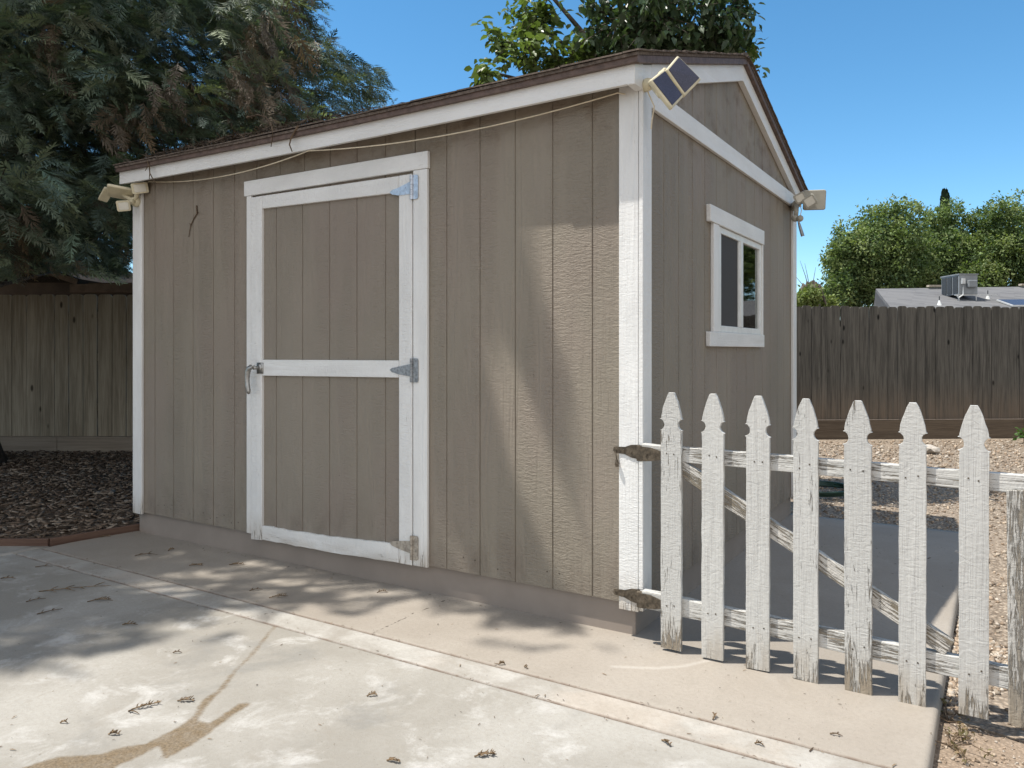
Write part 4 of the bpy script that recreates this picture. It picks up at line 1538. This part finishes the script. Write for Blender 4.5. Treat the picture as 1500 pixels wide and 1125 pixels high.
for (mx_, my_, F_, r_, n_, tone) in MASS:
    c_ = np.array(depth(mx_, my_, F_))
    mid = cr0*.45+c_*.55+np.array([0, 0, .15])
    tw_.tube([cr0+rng.normal(0, .03, 3), cr0*.7+mid*.3, mid, c_*.6+mid*.4, c_], [.04, .034, .026, .017, .006], 7, False)
    nt_ = max(1, int(n_/14))
    for k in range(nt_):         # leafy twigs inside the mass
        dirv = rng.normal(0, 1, 3)
        dirv /= np.linalg.norm(dirv)
        dirv[2] = dirv[2]*.8+(.15 if tone else -.1)
        p0 = c_+dirv*r_*.25
        p1 = c_+dirv*r_*rng.uniform(.7, 1.15)
        tw_.tube([p0, p1], [.006, .002], 4, False)
        m = int(n_*1.4/nt_)
        t_ = rng.uniform(.1, 1.05, m)
        pos = p0+(p1-p0)*t_[:, None]+rng.normal(0, .035, (m, 3))
        az = rng.uniform(0, 6.28, m)
        d = np.stack([np.cos(az), np.sin(az), rng.uniform(-1.6, -.15, m)], 1) if not tone else np.stack([np.cos(az), np.sin(az), rng.uniform(-1.1, .35, m)], 1)
        pP.append(pos)
        pD.append(d)
        base = np.array((.055, .088, .046)) if not tone else np.array((.118, .165, .054))
        pT.append(base*rng.uniform(.7, 1.5, (m, 1)))
pP, pD, pT = map(np.concatenate, (pP, pD, pT))
pN = np.stack([rng.normal(0, .6, len(pP)), rng.normal(0, .6, len(pP)), np.ones(len(pP))], 1)
rz = np.where(pP[:, 1] < W/2, EAVE+SLOPE*(pP[:, 1]+OV), EAVE+SLOPE*(W+OV-pP[:, 1]))
ok = ~((pP[:, 1] < W+.3) & (pP[:, 2] < rz+.12))
V, F = instance(LV, LF, pP[ok], frames(pD[ok], pN[ok]), rng.choice([.05, .07, .085, .11], ok.sum())*rng.uniform(.8, 1.2, ok.sum()))
tw_.build('limbs', MAT['bark2'], pear, None, 0, True)
np_mesh('crown', V, F, MAT['leaf'], pear, tint=np.repeat(pT[ok], len(LV), 0))


# far trees
def far_tree(name, label, cx, Fd, blobs, leaf, n, cols, group=None, trunk=True):
    """crown of leafy clumps; blobs = (px, py, radius in m)"""
    b = Vector(depth(cx, 600, Fd))
    t = thing(name, label, 'tree', (b.x, b.y, -.1), group)
    if trunk:
        tk = MB()
        tk.tube([(b.x, b.y, -.2), (b.x, b.y, 1.5), (b.x+.1, b.y, 3.2)], [.35, .27, .22], 10)
        for q in range(6):
            bx, by, br = blobs[q*len(blobs)//6]
            c = Vector(depth(bx, by, Fd))
            tk.tube([(b.x+.1, b.y, 3.0), Vector((b.x, b.y, 3.2)).lerp(c, .5)+Vector((0, 0, .4)), c], [.17, .11, .03], 7, False)
        tk.build('trunk', MAT['bark2'], t, None, 0, True)
    P, D, T = [], [], []
    tot = sum(q[2]**2 for q in blobs)
    for bx, by, br in blobs:
        c = np.array(depth(bx, by, Fd+rng.uniform(-1.2, 1.2)))
        # each blob is a spread of twig clumps, so the outline stays ragged
        k = max(6, int(n*br*br/tot/26))
        dv = rng.normal(0, 1, (k, 3))
        dv /= np.linalg.norm(dv, axis=1, keepdims=True)
        cc = c+dv*br*rng.uniform(.45, .98, (k, 1))*np.array([1, 1, .85])
        for q in range(k):
            m = 26
            pos = cc[q]+rng.normal(0, br*.135+.03, (m, 3))
            P.append(pos)
            D.append(rng.normal(0, 1, (m, 3))+dv[q]*.6)
            T.append(np.array(cols[rng.integers(0, len(cols))])*rng.uniform(.7, 1.35, (m, 1)))
    P, D, T = map(np.concatenate, (P, D, T))
    N = rng.normal(0, 1, (len(P), 3))+np.array([0, 0, .8])
    V, F = instance(LV, LF, P, frames(D, N), leaf*rng.uniform(.6, 1.4, len(P)))
    np_mesh('crown', V, F, MAT['farleaf'], t, tint=np.repeat(T, len(LV), 0))
    return t


FG = [(.145, .20, .075), (.188, .243, .095), (.11, .16, .064), (.228, .275, .12), (.074, .115, .052)]


def dome(cx, cy, w, h, k, r, seed):
    rr = np.random.default_rng(seed)
    out = []
    for i in range(k):
        a = rr.uniform(0, math.pi)
        q = rr.uniform(.35, 1.)**.6
        out.append((cx+w*q*math.cos(a), cy-h*q*math.sin(a)+rr.uniform(0, h*.35), r*rr.uniform(.7, 1.25)))
    return out


far_tree('round_tree', 'wide round green tree beyond the dark fence with sky on its left side', 1290, 44,
         dome(1290, 425, 66, 105, 46, 1.15, 1)+[(1235, 400, 1.1), (1225, 425, 1.0), (1222, 440, .9), (1250, 340, 1.0), (1240, 365, 1.0), (1300, 312, 1.0), (1320, 310, .9), (1345, 318, .8), (1260, 440, 1.1), (1225, 395, .8), (1218, 380, .6), (1285, 428, .9), (1300, 430, .8), (1268, 432, .8), (1255, 445, .8)], .16, 59670, FG, 'green trees beyond the fence')
far_tree('round_tree', 'green tree behind the rooftop air conditioner in the middle of the tree row', 1385, 46,
         dome(1385, 425, 55, 95, 38, 1.1, 2)+[(1370, 318, .8), (1390, 312, .9), (1405, 325, .9), (1420, 340, .9), (1350, 345, .9)], .16, 47385, FG, 'green trees beyond the fence')
far_tree('round_tree', 'green tree at the right edge of the photo rising over the grey roof', 1475, 45,
         dome(1475, 425, 62, 112, 44, 1.2, 3)+[(1460, 312, .9), (1478, 306, 1.0), (1440, 325, .9), (1500, 320, 1.1), (1520, 330, 1.1)], .16, 52650, FG, 'green trees beyond the fence')
far_tree('round_tree', 'green tree past the right border of the photo, end of the same row', 1800, 34,
         dome(1800, 430, 175, 230, 60, 1.7, 4), .3, 16000, FG, 'green trees beyond the fence')
far_tree('leafy_bush', 'small pale green bush peeping over the fence beside the shed corner', 1188, 26,
         [(1176, 438, .36), (1190, 432, .34), (1200, 440, .36), (1210, 446, .34), (1184, 446, .4), (1166, 444, .36), (1196, 450, .4)], .12, 3800, [(.19, .23, .085), (.13, .17, .06)], None, True)
bt = MB()
b0 = Vector(depth(1188, 440, 25.8))
for dx, dz in ((-.55, .9), (-.2, 1.25), (.15, 1.1), (-.35, 1.35), (.3, .7)):
    bt.tube([b0, b0+Vector((dx*.5, 0, dz*.6)), b0+Vector((dx, 0, dz))], [.02, .012, .004], 5, False)
_b = thing('bare_shrub', 'bare thin branches standing above the small bush beside the shed corner', 'shrub', (b0.x, b0.y, -.1))
bt.tube([(b0.x, b0.y, -.1), b0], .03, 6)
bt.build('branches', MAT['bark2'], _b)
far_tree('round_tree', 'broad green tree out of the photo to the right of the gravel', 2900, 4.4,
         dome(2900, 400, 560, 1150, 40, 1.0, 9), .16, 7000, FG, None)
# slim cypress
cb = Vector(depth(1384, 600, 62))
cy = thing('cypress_tree', 'slim dark cypress whose narrow tip stands above the tree row', 'tree', (cb.x, cb.y, -.1))
MB().tube([(cb.x, cb.y, -.2), (cb.x, cb.y, 13.2)], [.25, .05], 8).build('trunk', MAT['bark'], cy)
nC = 5200
hC = rng.uniform(.6, 13.9, nC)
rC = np.interp(hC, [.5, 4, 10, 12.5, 13.4, 13.9], [.5, .8, .5, .3, .24, .06])*np.sqrt(rng.random(nC))
aC = rng.uniform(0, 6.28, nC)
PCy = np.stack([cb.x+rC*np.cos(aC), cb.y+rC*np.sin(aC), hC], 1)
DCy = np.stack([np.cos(aC)*.5, np.sin(aC)*.5, np.ones(nC)], 1)
V, F = instance(LV, LF, PCy, frames(DCy, np.stack([np.cos(aC), np.sin(aC), np.zeros(nC)+.1], 1)), rng.uniform(.2, .42, nC))
np_mesh('crown', V, F, MAT['farleaf'], cy, tint=np.repeat(np.array([(.022, .042, .026)])*rng.uniform(.7, 1.4, (nC, 1)), len(LV), 0))

# ------------------------------------------------------------------ neighbours' houses
def local(Fd, px):       # a frame facing the photographer at distance Fd
    return Vector(depth(px, HZ, Fd))*Vector((1, 1, 0)), Vector((CY, SY, 0)), Vector((-SY, CY, 0))


o_, ex, ey = local(30., 1283)
hs = thing('neighbour_house', 'house with a grey shingle roof seen over the dark fence on the right', 'house', tuple(o_))


def HP(a, b, z):
    return tuple(o_+ex*a+ey*b+Vector((0, 0, z)))


hw = MB()
hw.hexa([HP(.2, -3.6, -.2), HP(19.6, -3.6, -.2), HP(19.6, 7, -.2), HP(.2, 7, -.2), HP(.2, -3.6, 2.5), HP(19.6, -3.6, 2.5), HP(19.6, 7, 2.5), HP(.2, 7, 2.5)])
hw.build('wall', MAT['tan_wall'], hs)
sl = (3.62-2.45)/4.2
hr = MB()
hr.hexa([HP(-1.3, -4.2, 2.33), HP(20.5, -4.2, 2.50), HP(20.2, 0, 3.80), HP(.0, 0, 3.52), HP(-1.3, -4.2, 2.45), HP(20.5, -4.2, 2.62), HP(20.2, 0, 3.92), HP(.0, 0, 3.64)])
hr.hexa([HP(.0, .002, 3.52), HP(20.2, .002, 3.80), HP(20.5, 7.5, 2.2), HP(3.4, 7.5, 2.2), HP(.0, .002, 3.64), HP(20.2, .002, 3.92), HP(20.5, 7.5, 2.32), HP(3.4, 7.5, 2.32)])
hr.hexa([HP(-1.3, -4.19, 2.33), HP(-.002, 0, 3.52), HP(3.39, 7.5, 2.2), HP(3.3, 7.49, 2.2), HP(-1.302, -4.19, 2.45), HP(-.002, 0, 3.64), HP(3.39, 7.5, 2.32), HP(3.3, 7.49, 2.32)])
ro = hr.build('roof', MAT['grey_shingle'], hs)
for a in (2.35, 5.9):
    MB().slab(HP(a, -.15, 3.70+a*.014), ex*.42, ey*.1, Vector((0, 0, .035))).build('ridge_vent', MAT['tan_wall'], ro)


def on_roof(a, b, dz=0.):
    z = 2.45+(b+4.2)/4.2*(1.19)+.0085*max(a, 0)+dz
    return HP(a, b, z)


def px_roof(px, b):
    return (px-750)/FPX*(30.+b)-(1283-750)/FPX*30.


ac = thing('air_conditioner', 'grey metal air conditioner standing on the roof of the house beyond the fence', 'air conditioner', on_roof(px_roof(1407, -1.8), -1.8))
BF, BB = -2.3, -1.15           # front and back of the cabinet
a0, a1 = px_roof(1405, BF), px_roof(1432, BF)
zb0, zb1 = EYE+(HZ-431)*(30+BF)/FPX, EYE+(HZ-402.5)*(30+BF)/FPX
def cab(m, da, z0, z1):
    return m.hexa([HP(a0-da, BF-da, z0), HP(a1+da, BF-da, z0), HP(a1+da, BB+da, z0), HP(a0-da, BB+da, z0), HP(a0-da, BF-da, z1), HP(a1+da, BF-da, z1), HP(a1+da, BB+da, z1), HP(a0-da, BB+da, z1)])
cab(MB(), 0, zb0, zb1).build('cabinet', MAT['hvac'], ac, None, .01)
cab(MB(), .025, zb1+.001, zb1+.04).build('lid', MAT['hvac'], ac)
for q in (.08, .45, .80):
    MB().slab(HP(a0-.012, BF+q+.14, (zb0+zb1)/2), ex*.01, ey*.145, Vector((0, 0, (zb1-zb0)*.44))).build('coil_grille', MAT['hvac_dark'], ac)
MB().slab(HP(a0+.42, BF-.075, (zb0+zb1)/2+.02), ex*.16, ey*.074, Vector((0, 0, .13))).build('duct_hood', MAT['hvac'], ac, None, .03)
MB().slab(HP(a0+.12, BF-.045, (zb0+zb1)/2+.12), ex*.055, ey*.044, Vector((0, 0, .10))).build('disconnect_box', MAT['galv'], ac)
MB().tube([HP(a0+.12, BF-.04, (zb0+zb1)/2+.03), HP(a0+.12, BF-.04, zb0-.02), HP(a0-.06, BF-.05, zb0-.14), HP(a0-.1, BF-.05, zb0-.05)], .025, 8).build('conduit', MAT['galv'], ac)
st = MB()
st.slab(HP((a0+a1)/2+.3, BF+.05, zb0-.025), ex*.75, ey*.03, Vector((0, 0, .02)))
st.slab(HP((a0+a1)/2+.1, BB-.1, zb0-.025), ex*.55, ey*.03, Vector((0, 0, .02)))
for a in (a0+.02, a1-.02):
    for b in (BF+.05, BB-.1):
        p0 = on_roof(a, b, .0)
        st.tube([(p0[0], p0[1], p0[2]-.02), (p0[0], p0[1], zb0-.02)], .022, 6)
st.build('stand', MAT['galv'], ac)
for lab, px_, b_ in (('small white roof vent cone left of the air conditioner stand', 1376, -2.9), ('small white roof vent cone right of the air conditioner stand', 1447, -2.0)):
    a_ = px_roof(px_, b_)
    p0 = Vector(on_roof(a_, b_))
    vt = thing('roof_vent', lab, 'roof vent', tuple(p0))
    MB().tube([p0+Vector((0, 0, -.02)), p0+Vector((0, 0, .12)), p0+Vector((0, 0, .18))], [.09, .04, .025], 10).build('flashing', MAT['alu'], vt)
    MB().tube([p0+Vector((0, 0, .17)), p0+Vector((0, 0, .32))], .016, 8).build('pipe', MAT['hvac_dark'], vt)
a_ = px_roof(1478, -3.2)
q0, q1, q2, q3 = (Vector(on_roof(a_+dx, b, .10)) for dx, b in ((.0, -3.4), (1.9, -3.4), (1.9, -2.5), (.0, -2.5)))
sp = thing('roof_solar_array', 'dark solar panel lying on the grey roof at the right edge of the photo', 'solar panel', tuple(q0))
up = Vector((0, 0, .05))
MB().hexa([q0-up, q1-up, q2-up, q3-up, q0, q1, q2, q3]).build('panel_frame', MAT['galv'], sp)
k_ = lambda q: ((q0+q1+q2+q3)/4).lerp(q, .95)+Vector((0, 0, .004))
cm = MB().hexa([k_(q)-Vector((0, 0, .006)) for q in (q0, q1, q2, q3)]+[k_(q)+Vector((0, 0, .002)) for q in (q0, q1, q2, q3)])
cm.build('cell_face', MAT['cell'], sp)

# left neighbour: dark gable end under the redwood
o_, ex, ey = local(12.2, 0)
nh = thing('neighbour_house', 'dark brown house gable half hidden under the redwood beyond the left fence', 'house', tuple(o_))
zz = lambda py: EYE+(HZ-py)*12.2/FPX
aa = lambda px: px/FPX*12.2
MB().hexa([HP(-5, 0, -.1), HP(aa(236), 0, -.1), HP(aa(236), 5, -.1), HP(-5, 5, -.1), HP(-5, 0, zz(414)), HP(aa(236), 0, zz(414)), HP(aa(236), 5, zz(414)), HP(-5, 5, zz(414))]).prism([(0, 0)]*3, 'x', 0, 0).build('wall', MAT['house_wall'], nh) if False else \
    MB().hexa([HP(-5, 0, -.1), HP(aa(236), 0, -.1), HP(aa(236), 5, -.1), HP(-5, 5, -.1), HP(-5, 0, zz(414)), HP(aa(236), 0, zz(414)), HP(aa(236), 5, zz(414)), HP(-5, 5, zz(414))]).build('wall', MAT['house_wall'], nh)
MB().hexa([HP(-5, -.01, zz(414)), HP(aa(120), -.01, zz(414)), HP(aa(120), 5, zz(414)), HP(-5, 5, zz(414)), HP(-5, -.01, zz(350)), HP(aa(-58), -.01, zz(350)), HP(aa(-58), 5, zz(350)), HP(-5, 5, zz(350))]).build('gable', MAT['dark_shingle'], nh)
MB().hexa([HP(aa(-70), -.28, zz(352)), HP(aa(128), -.28, zz(418)), HP(aa(128), 5, zz(418)), HP(aa(-70), 5, zz(352)), HP(aa(-70), -.28, zz(341)), HP(aa(131), -.28, zz(411)), HP(aa(131), 5, zz(411)), HP(aa(-70), 5, zz(341))]).build('roof', MAT['dark_shingle'], nh)
MB().hexa([HP(aa(-70), -.30, zz(353)), HP(aa(127), -.30, zz(419)), HP(aa(127), -.281, zz(419)), HP(aa(-70), -.281, zz(353)), HP(aa(-70), -.30, zz(343)), HP(aa(129), -.30, zz(412)), HP(aa(129), -.281, zz(412)), HP(aa(-70), -.281, zz(343))]).build('rake_board', MAT['brown_board'], nh)
MB().hexa([HP(aa(118), -.3, zz(430)), HP(aa(240), -.3, zz(430)), HP(aa(240), -.2, zz(430)), HP(aa(118), -.2, zz(430)), HP(aa(118), -.3, zz(419)), HP(aa(240), -.3, zz(416)), HP(aa(240), -.2, zz(416)), HP(aa(118), -.2, zz(419))]).build('eave_board', MAT['brown_board'], nh)

# ------------------------------------------------------------------ small things on the ground
def rock(name, c, r, label, mat, sq=.6):
    bm = bmesh.new()
    bmesh.ops.create_icosphere(bm, subdivisions=2, radius=r)
    rr = random.Random(int(c[0]*991))
    for v in bm.verts:
        v.co *= 1+rr.uniform(-.2, .2)
        v.co.z *= sq
    me = bpy.data.meshes.new(name)
    bm.to_mesh(me)
    bm.free()
    me.materials.append(mat)
    o = bpy.data.objects.new(name, me)
    COL.objects.link(o)
    o.location = c
    return tag(o, label, 'rock')


p = gnd(1358, 664, -.05)
rock('rock', (p[0], p[1], -.01), .14, 'pale rock on the sunlit gravel in front of the dark fence', MAT['rock'], .5)
p = gnd(1404, 816, -.03)
rock('rock', (p[0], p[1], -.015), .035, 'small pale stone at the slab edge beside the widest gap in the gate', MAT['rock'], .7)
hz_ = MB()
hc = Vector(gnd(1200, 722, -.05))
hp = []
for i in range(70):
    a = i*.36
    r = .30+.03*math.sin(i*.7)+.02*(i % 18)/18
    hp.append((hc.x+r*math.cos(a), hc.y+r*math.sin(a), -.03+.010*(i/17.5)))
hz_.tube(hp, .011, 8)
tag(hz_.build('garden_hose', MAT['hose'], None, tuple(hc), 0, True), 'dark green garden hose coiled on the shaded gravel behind the shed', 'hose')
# sprout by the far fence
p = Vector(gnd(1500, 650, -.05))
spz = thing('green_weed', 'small fresh green weed at the foot of the dark fence on the right', 'weed', tuple(p))
n_ = 40
Pq = np.array(p)+rng.normal(0, .045, (n_, 3))*np.array([1, 1, .8])+np.array([0, 0, .12])
V, F = instance(LV, LF, Pq, frames(rng.normal(0, 1, (n_, 3)), rng.normal(0, .5, (n_, 3))+np.array([0, 0, 1])), rng.uniform(.05, .1, n_))
np_mesh('leaves', V, F, MAT['leaf'], spz, tint=np.repeat(np.array([(.07, .14, .03)])*rng.uniform(.7, 1.3, (n_, 1)), len(LV), 0))
MB().tube([p, p+Vector((0, 0, .2))], .006, 5).build('stem', MAT['twig'], spz)


def weed(c, n, size, label, seed):
    r = np.random.default_rng(seed)
    t = thing('dry_weed', label, 'weed', c)
    m = MB()
    P, D = [], []
    for i in range(n):
        a = r.uniform(0, 6.28)
        l = size*r.uniform(.5, 1.2)
        p0 = Vector(c)
        p1 = p0+Vector((math.cos(a)*l*.5, math.sin(a)*l*.5, l*.22))
        p2 = p0+Vector((math.cos(a)*l, math.sin(a)*l, l*.12))
        m.tube([p0, p1, p2], [.0022, .0017, .001], 5, False)
        for k in range(12):
            P.append(np.array(p1.lerp(p2, r.random()))+r.normal(0, .008, 3))
            D.append(r.normal(0, 1, 3))
    m.build('stems', MAT['twig'], t)
    P, D = np.array(P), np.array(D)
    V, F = instance(LV, LF, P, frames(D, r.normal(0, 1, (len(P), 3))+np.array([0, 0, .5])), r.uniform(.008, .02, len(P)))
    c3 = np.array([(.26, .19, .115), (.17, .12, .075), (.19, .16, .085)])[r.integers(0, 3, len(P))]
    np_mesh('leaves', V, F, MAT['leaf'], t, tint=np.repeat(c3, len(LV), 0))


weed((1.20, -.06, -.05), 9, .13, 'dry straw coloured weed at the slab corner below the last pickets', 1)
weed((1.21, -.24, -.052), 10, .12, 'dry flattened weed against the slab edge nearest the camera', 2)


def sprig(px, py, size, ang, label, mat='dryleaf', dense=9, group=None):
    """a fallen dry conifer sprig lying on the concrete"""
    c = Vector(gnd(px, py))
    r = random.Random(int(px*7+py))
    m = MB()
    a = RAD(ang)+YAW
    d = Vector((math.cos(a), math.sin(a), 0))
    nrm = Vector((-d.y, d.x, 0))
    bend = r.uniform(-.25, .25)
    pts = [c+d*size*(t-.5)+nrm*size*bend*(t-.5)**2*2+Vector((0, 0, .003+.006*math.sin(math.pi*t))) for t in (0, .25, .5, .75, 1)]
    m.tube(pts, [.0026, .0024, .002, .0016, .001], 5)
    for k in range(dense):
        t = .15+.8*k/dense
        i = min(int(t*4), 3)
        p = pts[i].lerp(pts[i+1], t*4-i)
        for s in (-1, 1):
            if r.random() < .85:
                l = size*.22*r.uniform(.6, 1.2)
                e = p+(d*.7+nrm*s*r.uniform(.6, 1.1)).normalized()*l+Vector((0, 0, r.uniform(-.001, .010)))
                e.z = max(e.z, .002)
                m.tube([p, (p+e)/2+Vector((0, 0, .002)), e], [.0014, .0024, .0008], 4, False)
    return tag(m.build('dry_sprig', MAT[mat], None, tuple(c)), label, 'dry sprig', group)


SPG = [(215, 1036, .17, 35, 'forked dry sprig on the sunlit patio left of the soil stain', 8), (272, 1028, .11, 5, 'short dry sprig beside the upper arm of the soil stain', 8), (196, 1045, .10, -25, 'straight brown stick left of the forked dry sprig', 1),
       (94, 1060, .05, -5, 'tiny dry twig on the sunlit patio at far lower left', 3), (167, 1077, .07, 0, 'curled dry tuft just above the lower soil stain', 9), (710, 1108, .12, 12, 'bristly dry sprig near the bottom middle of the patio', 13),
       (576, 1117, .08, -10, 'bristly dry tuft near the bottom edge left of the middle', 9), (545, 1020, .07, 15, 'small dry sprig on the patio below the door', 7), (1047, 1052, .07, 70, 'crumpled brown leaf at the joint in front of the gate', 6),
       (976, 1090, .085, -60, 'crumpled brown leaf on the patio nearest the camera', 7), (1113, 1092, .06, -40, 'grey curled leaf on the pale strip', 4), (1225, 1078, .07, -25, 'thin curled leaf on the beige slab in front of the gate', 2),
       (110, 863, .42, 18, 'long dry frond on the shaded concrete at left', 4), (74, 897, .20, 45, 'dark dry stick on the shaded concrete left of the long frond end', 2), (53, 880, .16, 40, 'dark dry stick on the shaded concrete at far left', 2), (148, 880, .22, 10, 'bushy dry sprig on the shaded concrete below the long frond', 9),
       (215, 813, .24, 12, 'long thin twig on the shaded concrete near the shed base', 2), (347, 828, .17, 5, 'forked dry sprig on the shaded slab below the door', 7), (408, 875, .17, 20, 'dry sprig where shade meets sun in front of the door', 7), (250, 806, .09, 70, 'small dry leaf on the shaded slab near the shed corner', 5),
       (287, 829, .15, 0, 'flat tuft of dry needles on the shaded slab', 7), (375, 865, .12, 20, 'small dry twig on the shaded slab in front of the door', 2), (64, 831, .17, 10, 'dark twig lying along the far left shaded patio', 2), (190, 916, .13, 0, 'broken dry twig at the edge of the shade on the patio', 4),
       (260, 957, .07, 0, 'short twig on the sunlit patio above the soil stain', 2), (735, 974, .05, 15, 'bristly tuft on the joint in front of the siding', 8), (770, 979, .05, -60, 'small curled leaf just past the joint in front of the siding', 3), (12, 848, .15, 0, 'dark twig at the left border of the shaded patio', 3),
       (560, 868, .1, 10, 'dry leaf scrap on the slab close under the door hinge', 4), (153, 787, .16, 5, 'dry twig by the board edging in the shade', 4)]
for q in SPG:
    sprig(q[0], q[1], q[2]*(.54 if q[2] < .3 else .8), q[3], q[4], 'twig' if q[5] < 3 else 'dryleaf', q[5])

# crumbs of needle litter too small to count
nc = 430
pxs = rng.uniform(-20, 1300, nc)
pys = 780+340*rng.beta(1.1, 1.2, nc)
G_ = np.array([gnd(a, b) for a, b in zip(pxs, pys)])
jn = 420
ju = rng.uniform(-3.7, 1.1, jn)
jv = rng.choice([-.601, -.755, -.02], jn, p=[.35, .35, .3])
jv = jv+np.where(jv > -.1, -np.abs(rng.normal(0, .03, jn))-.012, rng.normal(0, .014, jn))
sb = np.stack([rng.uniform(.05, 1.12, 160), rng.uniform(.2, 2.9, 160), np.zeros(160)], 1)
G_ = np.concatenate([G_, np.stack([ju, jv, np.zeros(jn)], 1)])
ok = (G_[:, 1] < -.03) & (G_[:, 0] > -6) & (G_[:, 0] < 1.14) & ((G_[:, 0] > -3.7) | (G_[:, 1] < -1.2))
G_ = np.concatenate([G_[ok], sb])
nc = len(G_)
az = rng.uniform(0, 6.28, nc)
R = frames(np.stack([np.cos(az), np.sin(az), rng.normal(0, .15, nc)], 1), np.stack([rng.normal(0, .3, nc), rng.normal(0, .3, nc), np.ones(nc)], 1))
tV2 = np.array([(-.5, -.09, 0), (.5, -.07, .02), (.45, .08, 0), (-.5, .07, .03), (0, 0, .14)])
V, F = instance(tV2, tF, G_+np.array([0, 0, .003]), R, rng.gamma(2., .0030, nc)+.002)
c = np.array([(.12, .085, .055), (.07, .05, .036), (.2, .15, .1)])[rng.integers(0, 3, nc)]
tag(np_mesh('leaf_crumbs', V, F, MAT['chip'], tint=np.repeat(c, 5, 0)), None, None, None, 'stuff')

# ------------------------------------------------------------------ sky, sun, camera
FILL_CLOUD = 6.3          # brightness of the cloud added behind the photographer as fill for the shade
w = bpy.data.worlds.new('World')
S.world = w
w.use_nodes = True
nt = w.node_tree
bg = nt.nodes['Background']
sk = nt.nodes.new('ShaderNodeTexSky')
sk.sky_type = 'NISHITA'
sk.sun_disc = False
sd_ = Vector((-KU, -KV, 1.)).normalized()
sk.sun_elevation = math.asin(sd_.z)
sk.sun_rotation = math.atan2(sd_.x, sd_.y)
sk.altitude = 1500
sk.air_density = 1.0
sk.dust_density = .1
sk.ozone_density = 3.0
hs_ = nt.nodes.new('ShaderNodeHueSaturation')
hs_.inputs['Hue'].default_value = .488
hs_.inputs['Saturation'].default_value = 1.2
hs_.inputs['Value'].default_value = 1.03
nt.links.new(sk.outputs[0], hs_.inputs['Color'])
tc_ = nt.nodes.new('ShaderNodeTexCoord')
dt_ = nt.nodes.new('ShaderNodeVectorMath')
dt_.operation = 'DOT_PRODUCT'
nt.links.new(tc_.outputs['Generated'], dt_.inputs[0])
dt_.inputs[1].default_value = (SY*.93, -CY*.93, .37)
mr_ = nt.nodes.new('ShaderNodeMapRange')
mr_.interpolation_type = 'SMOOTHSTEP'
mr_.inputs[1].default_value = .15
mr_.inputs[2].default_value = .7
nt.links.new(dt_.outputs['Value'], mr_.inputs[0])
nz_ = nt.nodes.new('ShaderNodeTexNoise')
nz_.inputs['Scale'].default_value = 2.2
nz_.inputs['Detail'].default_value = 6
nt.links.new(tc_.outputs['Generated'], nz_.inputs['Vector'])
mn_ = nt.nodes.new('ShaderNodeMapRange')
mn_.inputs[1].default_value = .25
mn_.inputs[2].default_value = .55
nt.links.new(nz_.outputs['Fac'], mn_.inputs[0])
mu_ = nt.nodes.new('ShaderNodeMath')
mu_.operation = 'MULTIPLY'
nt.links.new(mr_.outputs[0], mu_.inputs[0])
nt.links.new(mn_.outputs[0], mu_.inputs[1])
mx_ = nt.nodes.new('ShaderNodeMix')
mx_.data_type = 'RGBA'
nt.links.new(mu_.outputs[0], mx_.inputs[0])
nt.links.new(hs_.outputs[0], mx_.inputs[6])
mx_.inputs[7].default_value = (FILL_CLOUD*1.0, FILL_CLOUD*.985, FILL_CLOUD*.985, 1)
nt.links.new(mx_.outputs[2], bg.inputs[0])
bg.inputs[1].default_value = .105
sl_ = bpy.data.lights.new('sun', 'SUN')
sl_.energy = 3.55
sl_.angle = RAD(.53)
sl_.color = (1, .95, .87)
so = bpy.data.objects.new('sun', sl_)
COL.objects.link(so)
so.rotation_euler = Vector(sd_).to_track_quat('Z', 'Y').to_euler()
so.location = (-6, -4, 18)

cd = bpy.data.cameras.new('camera')
cam = bpy.data.objects.new('camera', cd)
COL.objects.link(cam)
cam.location = CAM
cam.rotation_euler = (RAD(90), 0, YAW)
cd.sensor_width = 36
cd.lens = FPX/1500*36
cd.shift_y = (HZ-562.5)/1500
cd.clip_start = .05
cd.clip_end = 2000
S.camera = cam
S.view_settings.view_transform = 'Standard'
S.view_settings.look = 'None'
S.view_settings.exposure = .88
S.view_settings.gamma = 1
S.render.resolution_x = 1024
S.render.resolution_y = 768
S.cycles.max_bounces = 8
S.cycles.transparent_max_bounces = 12
try:
    S.cycles.use_denoising = True
except Exception:
    pass
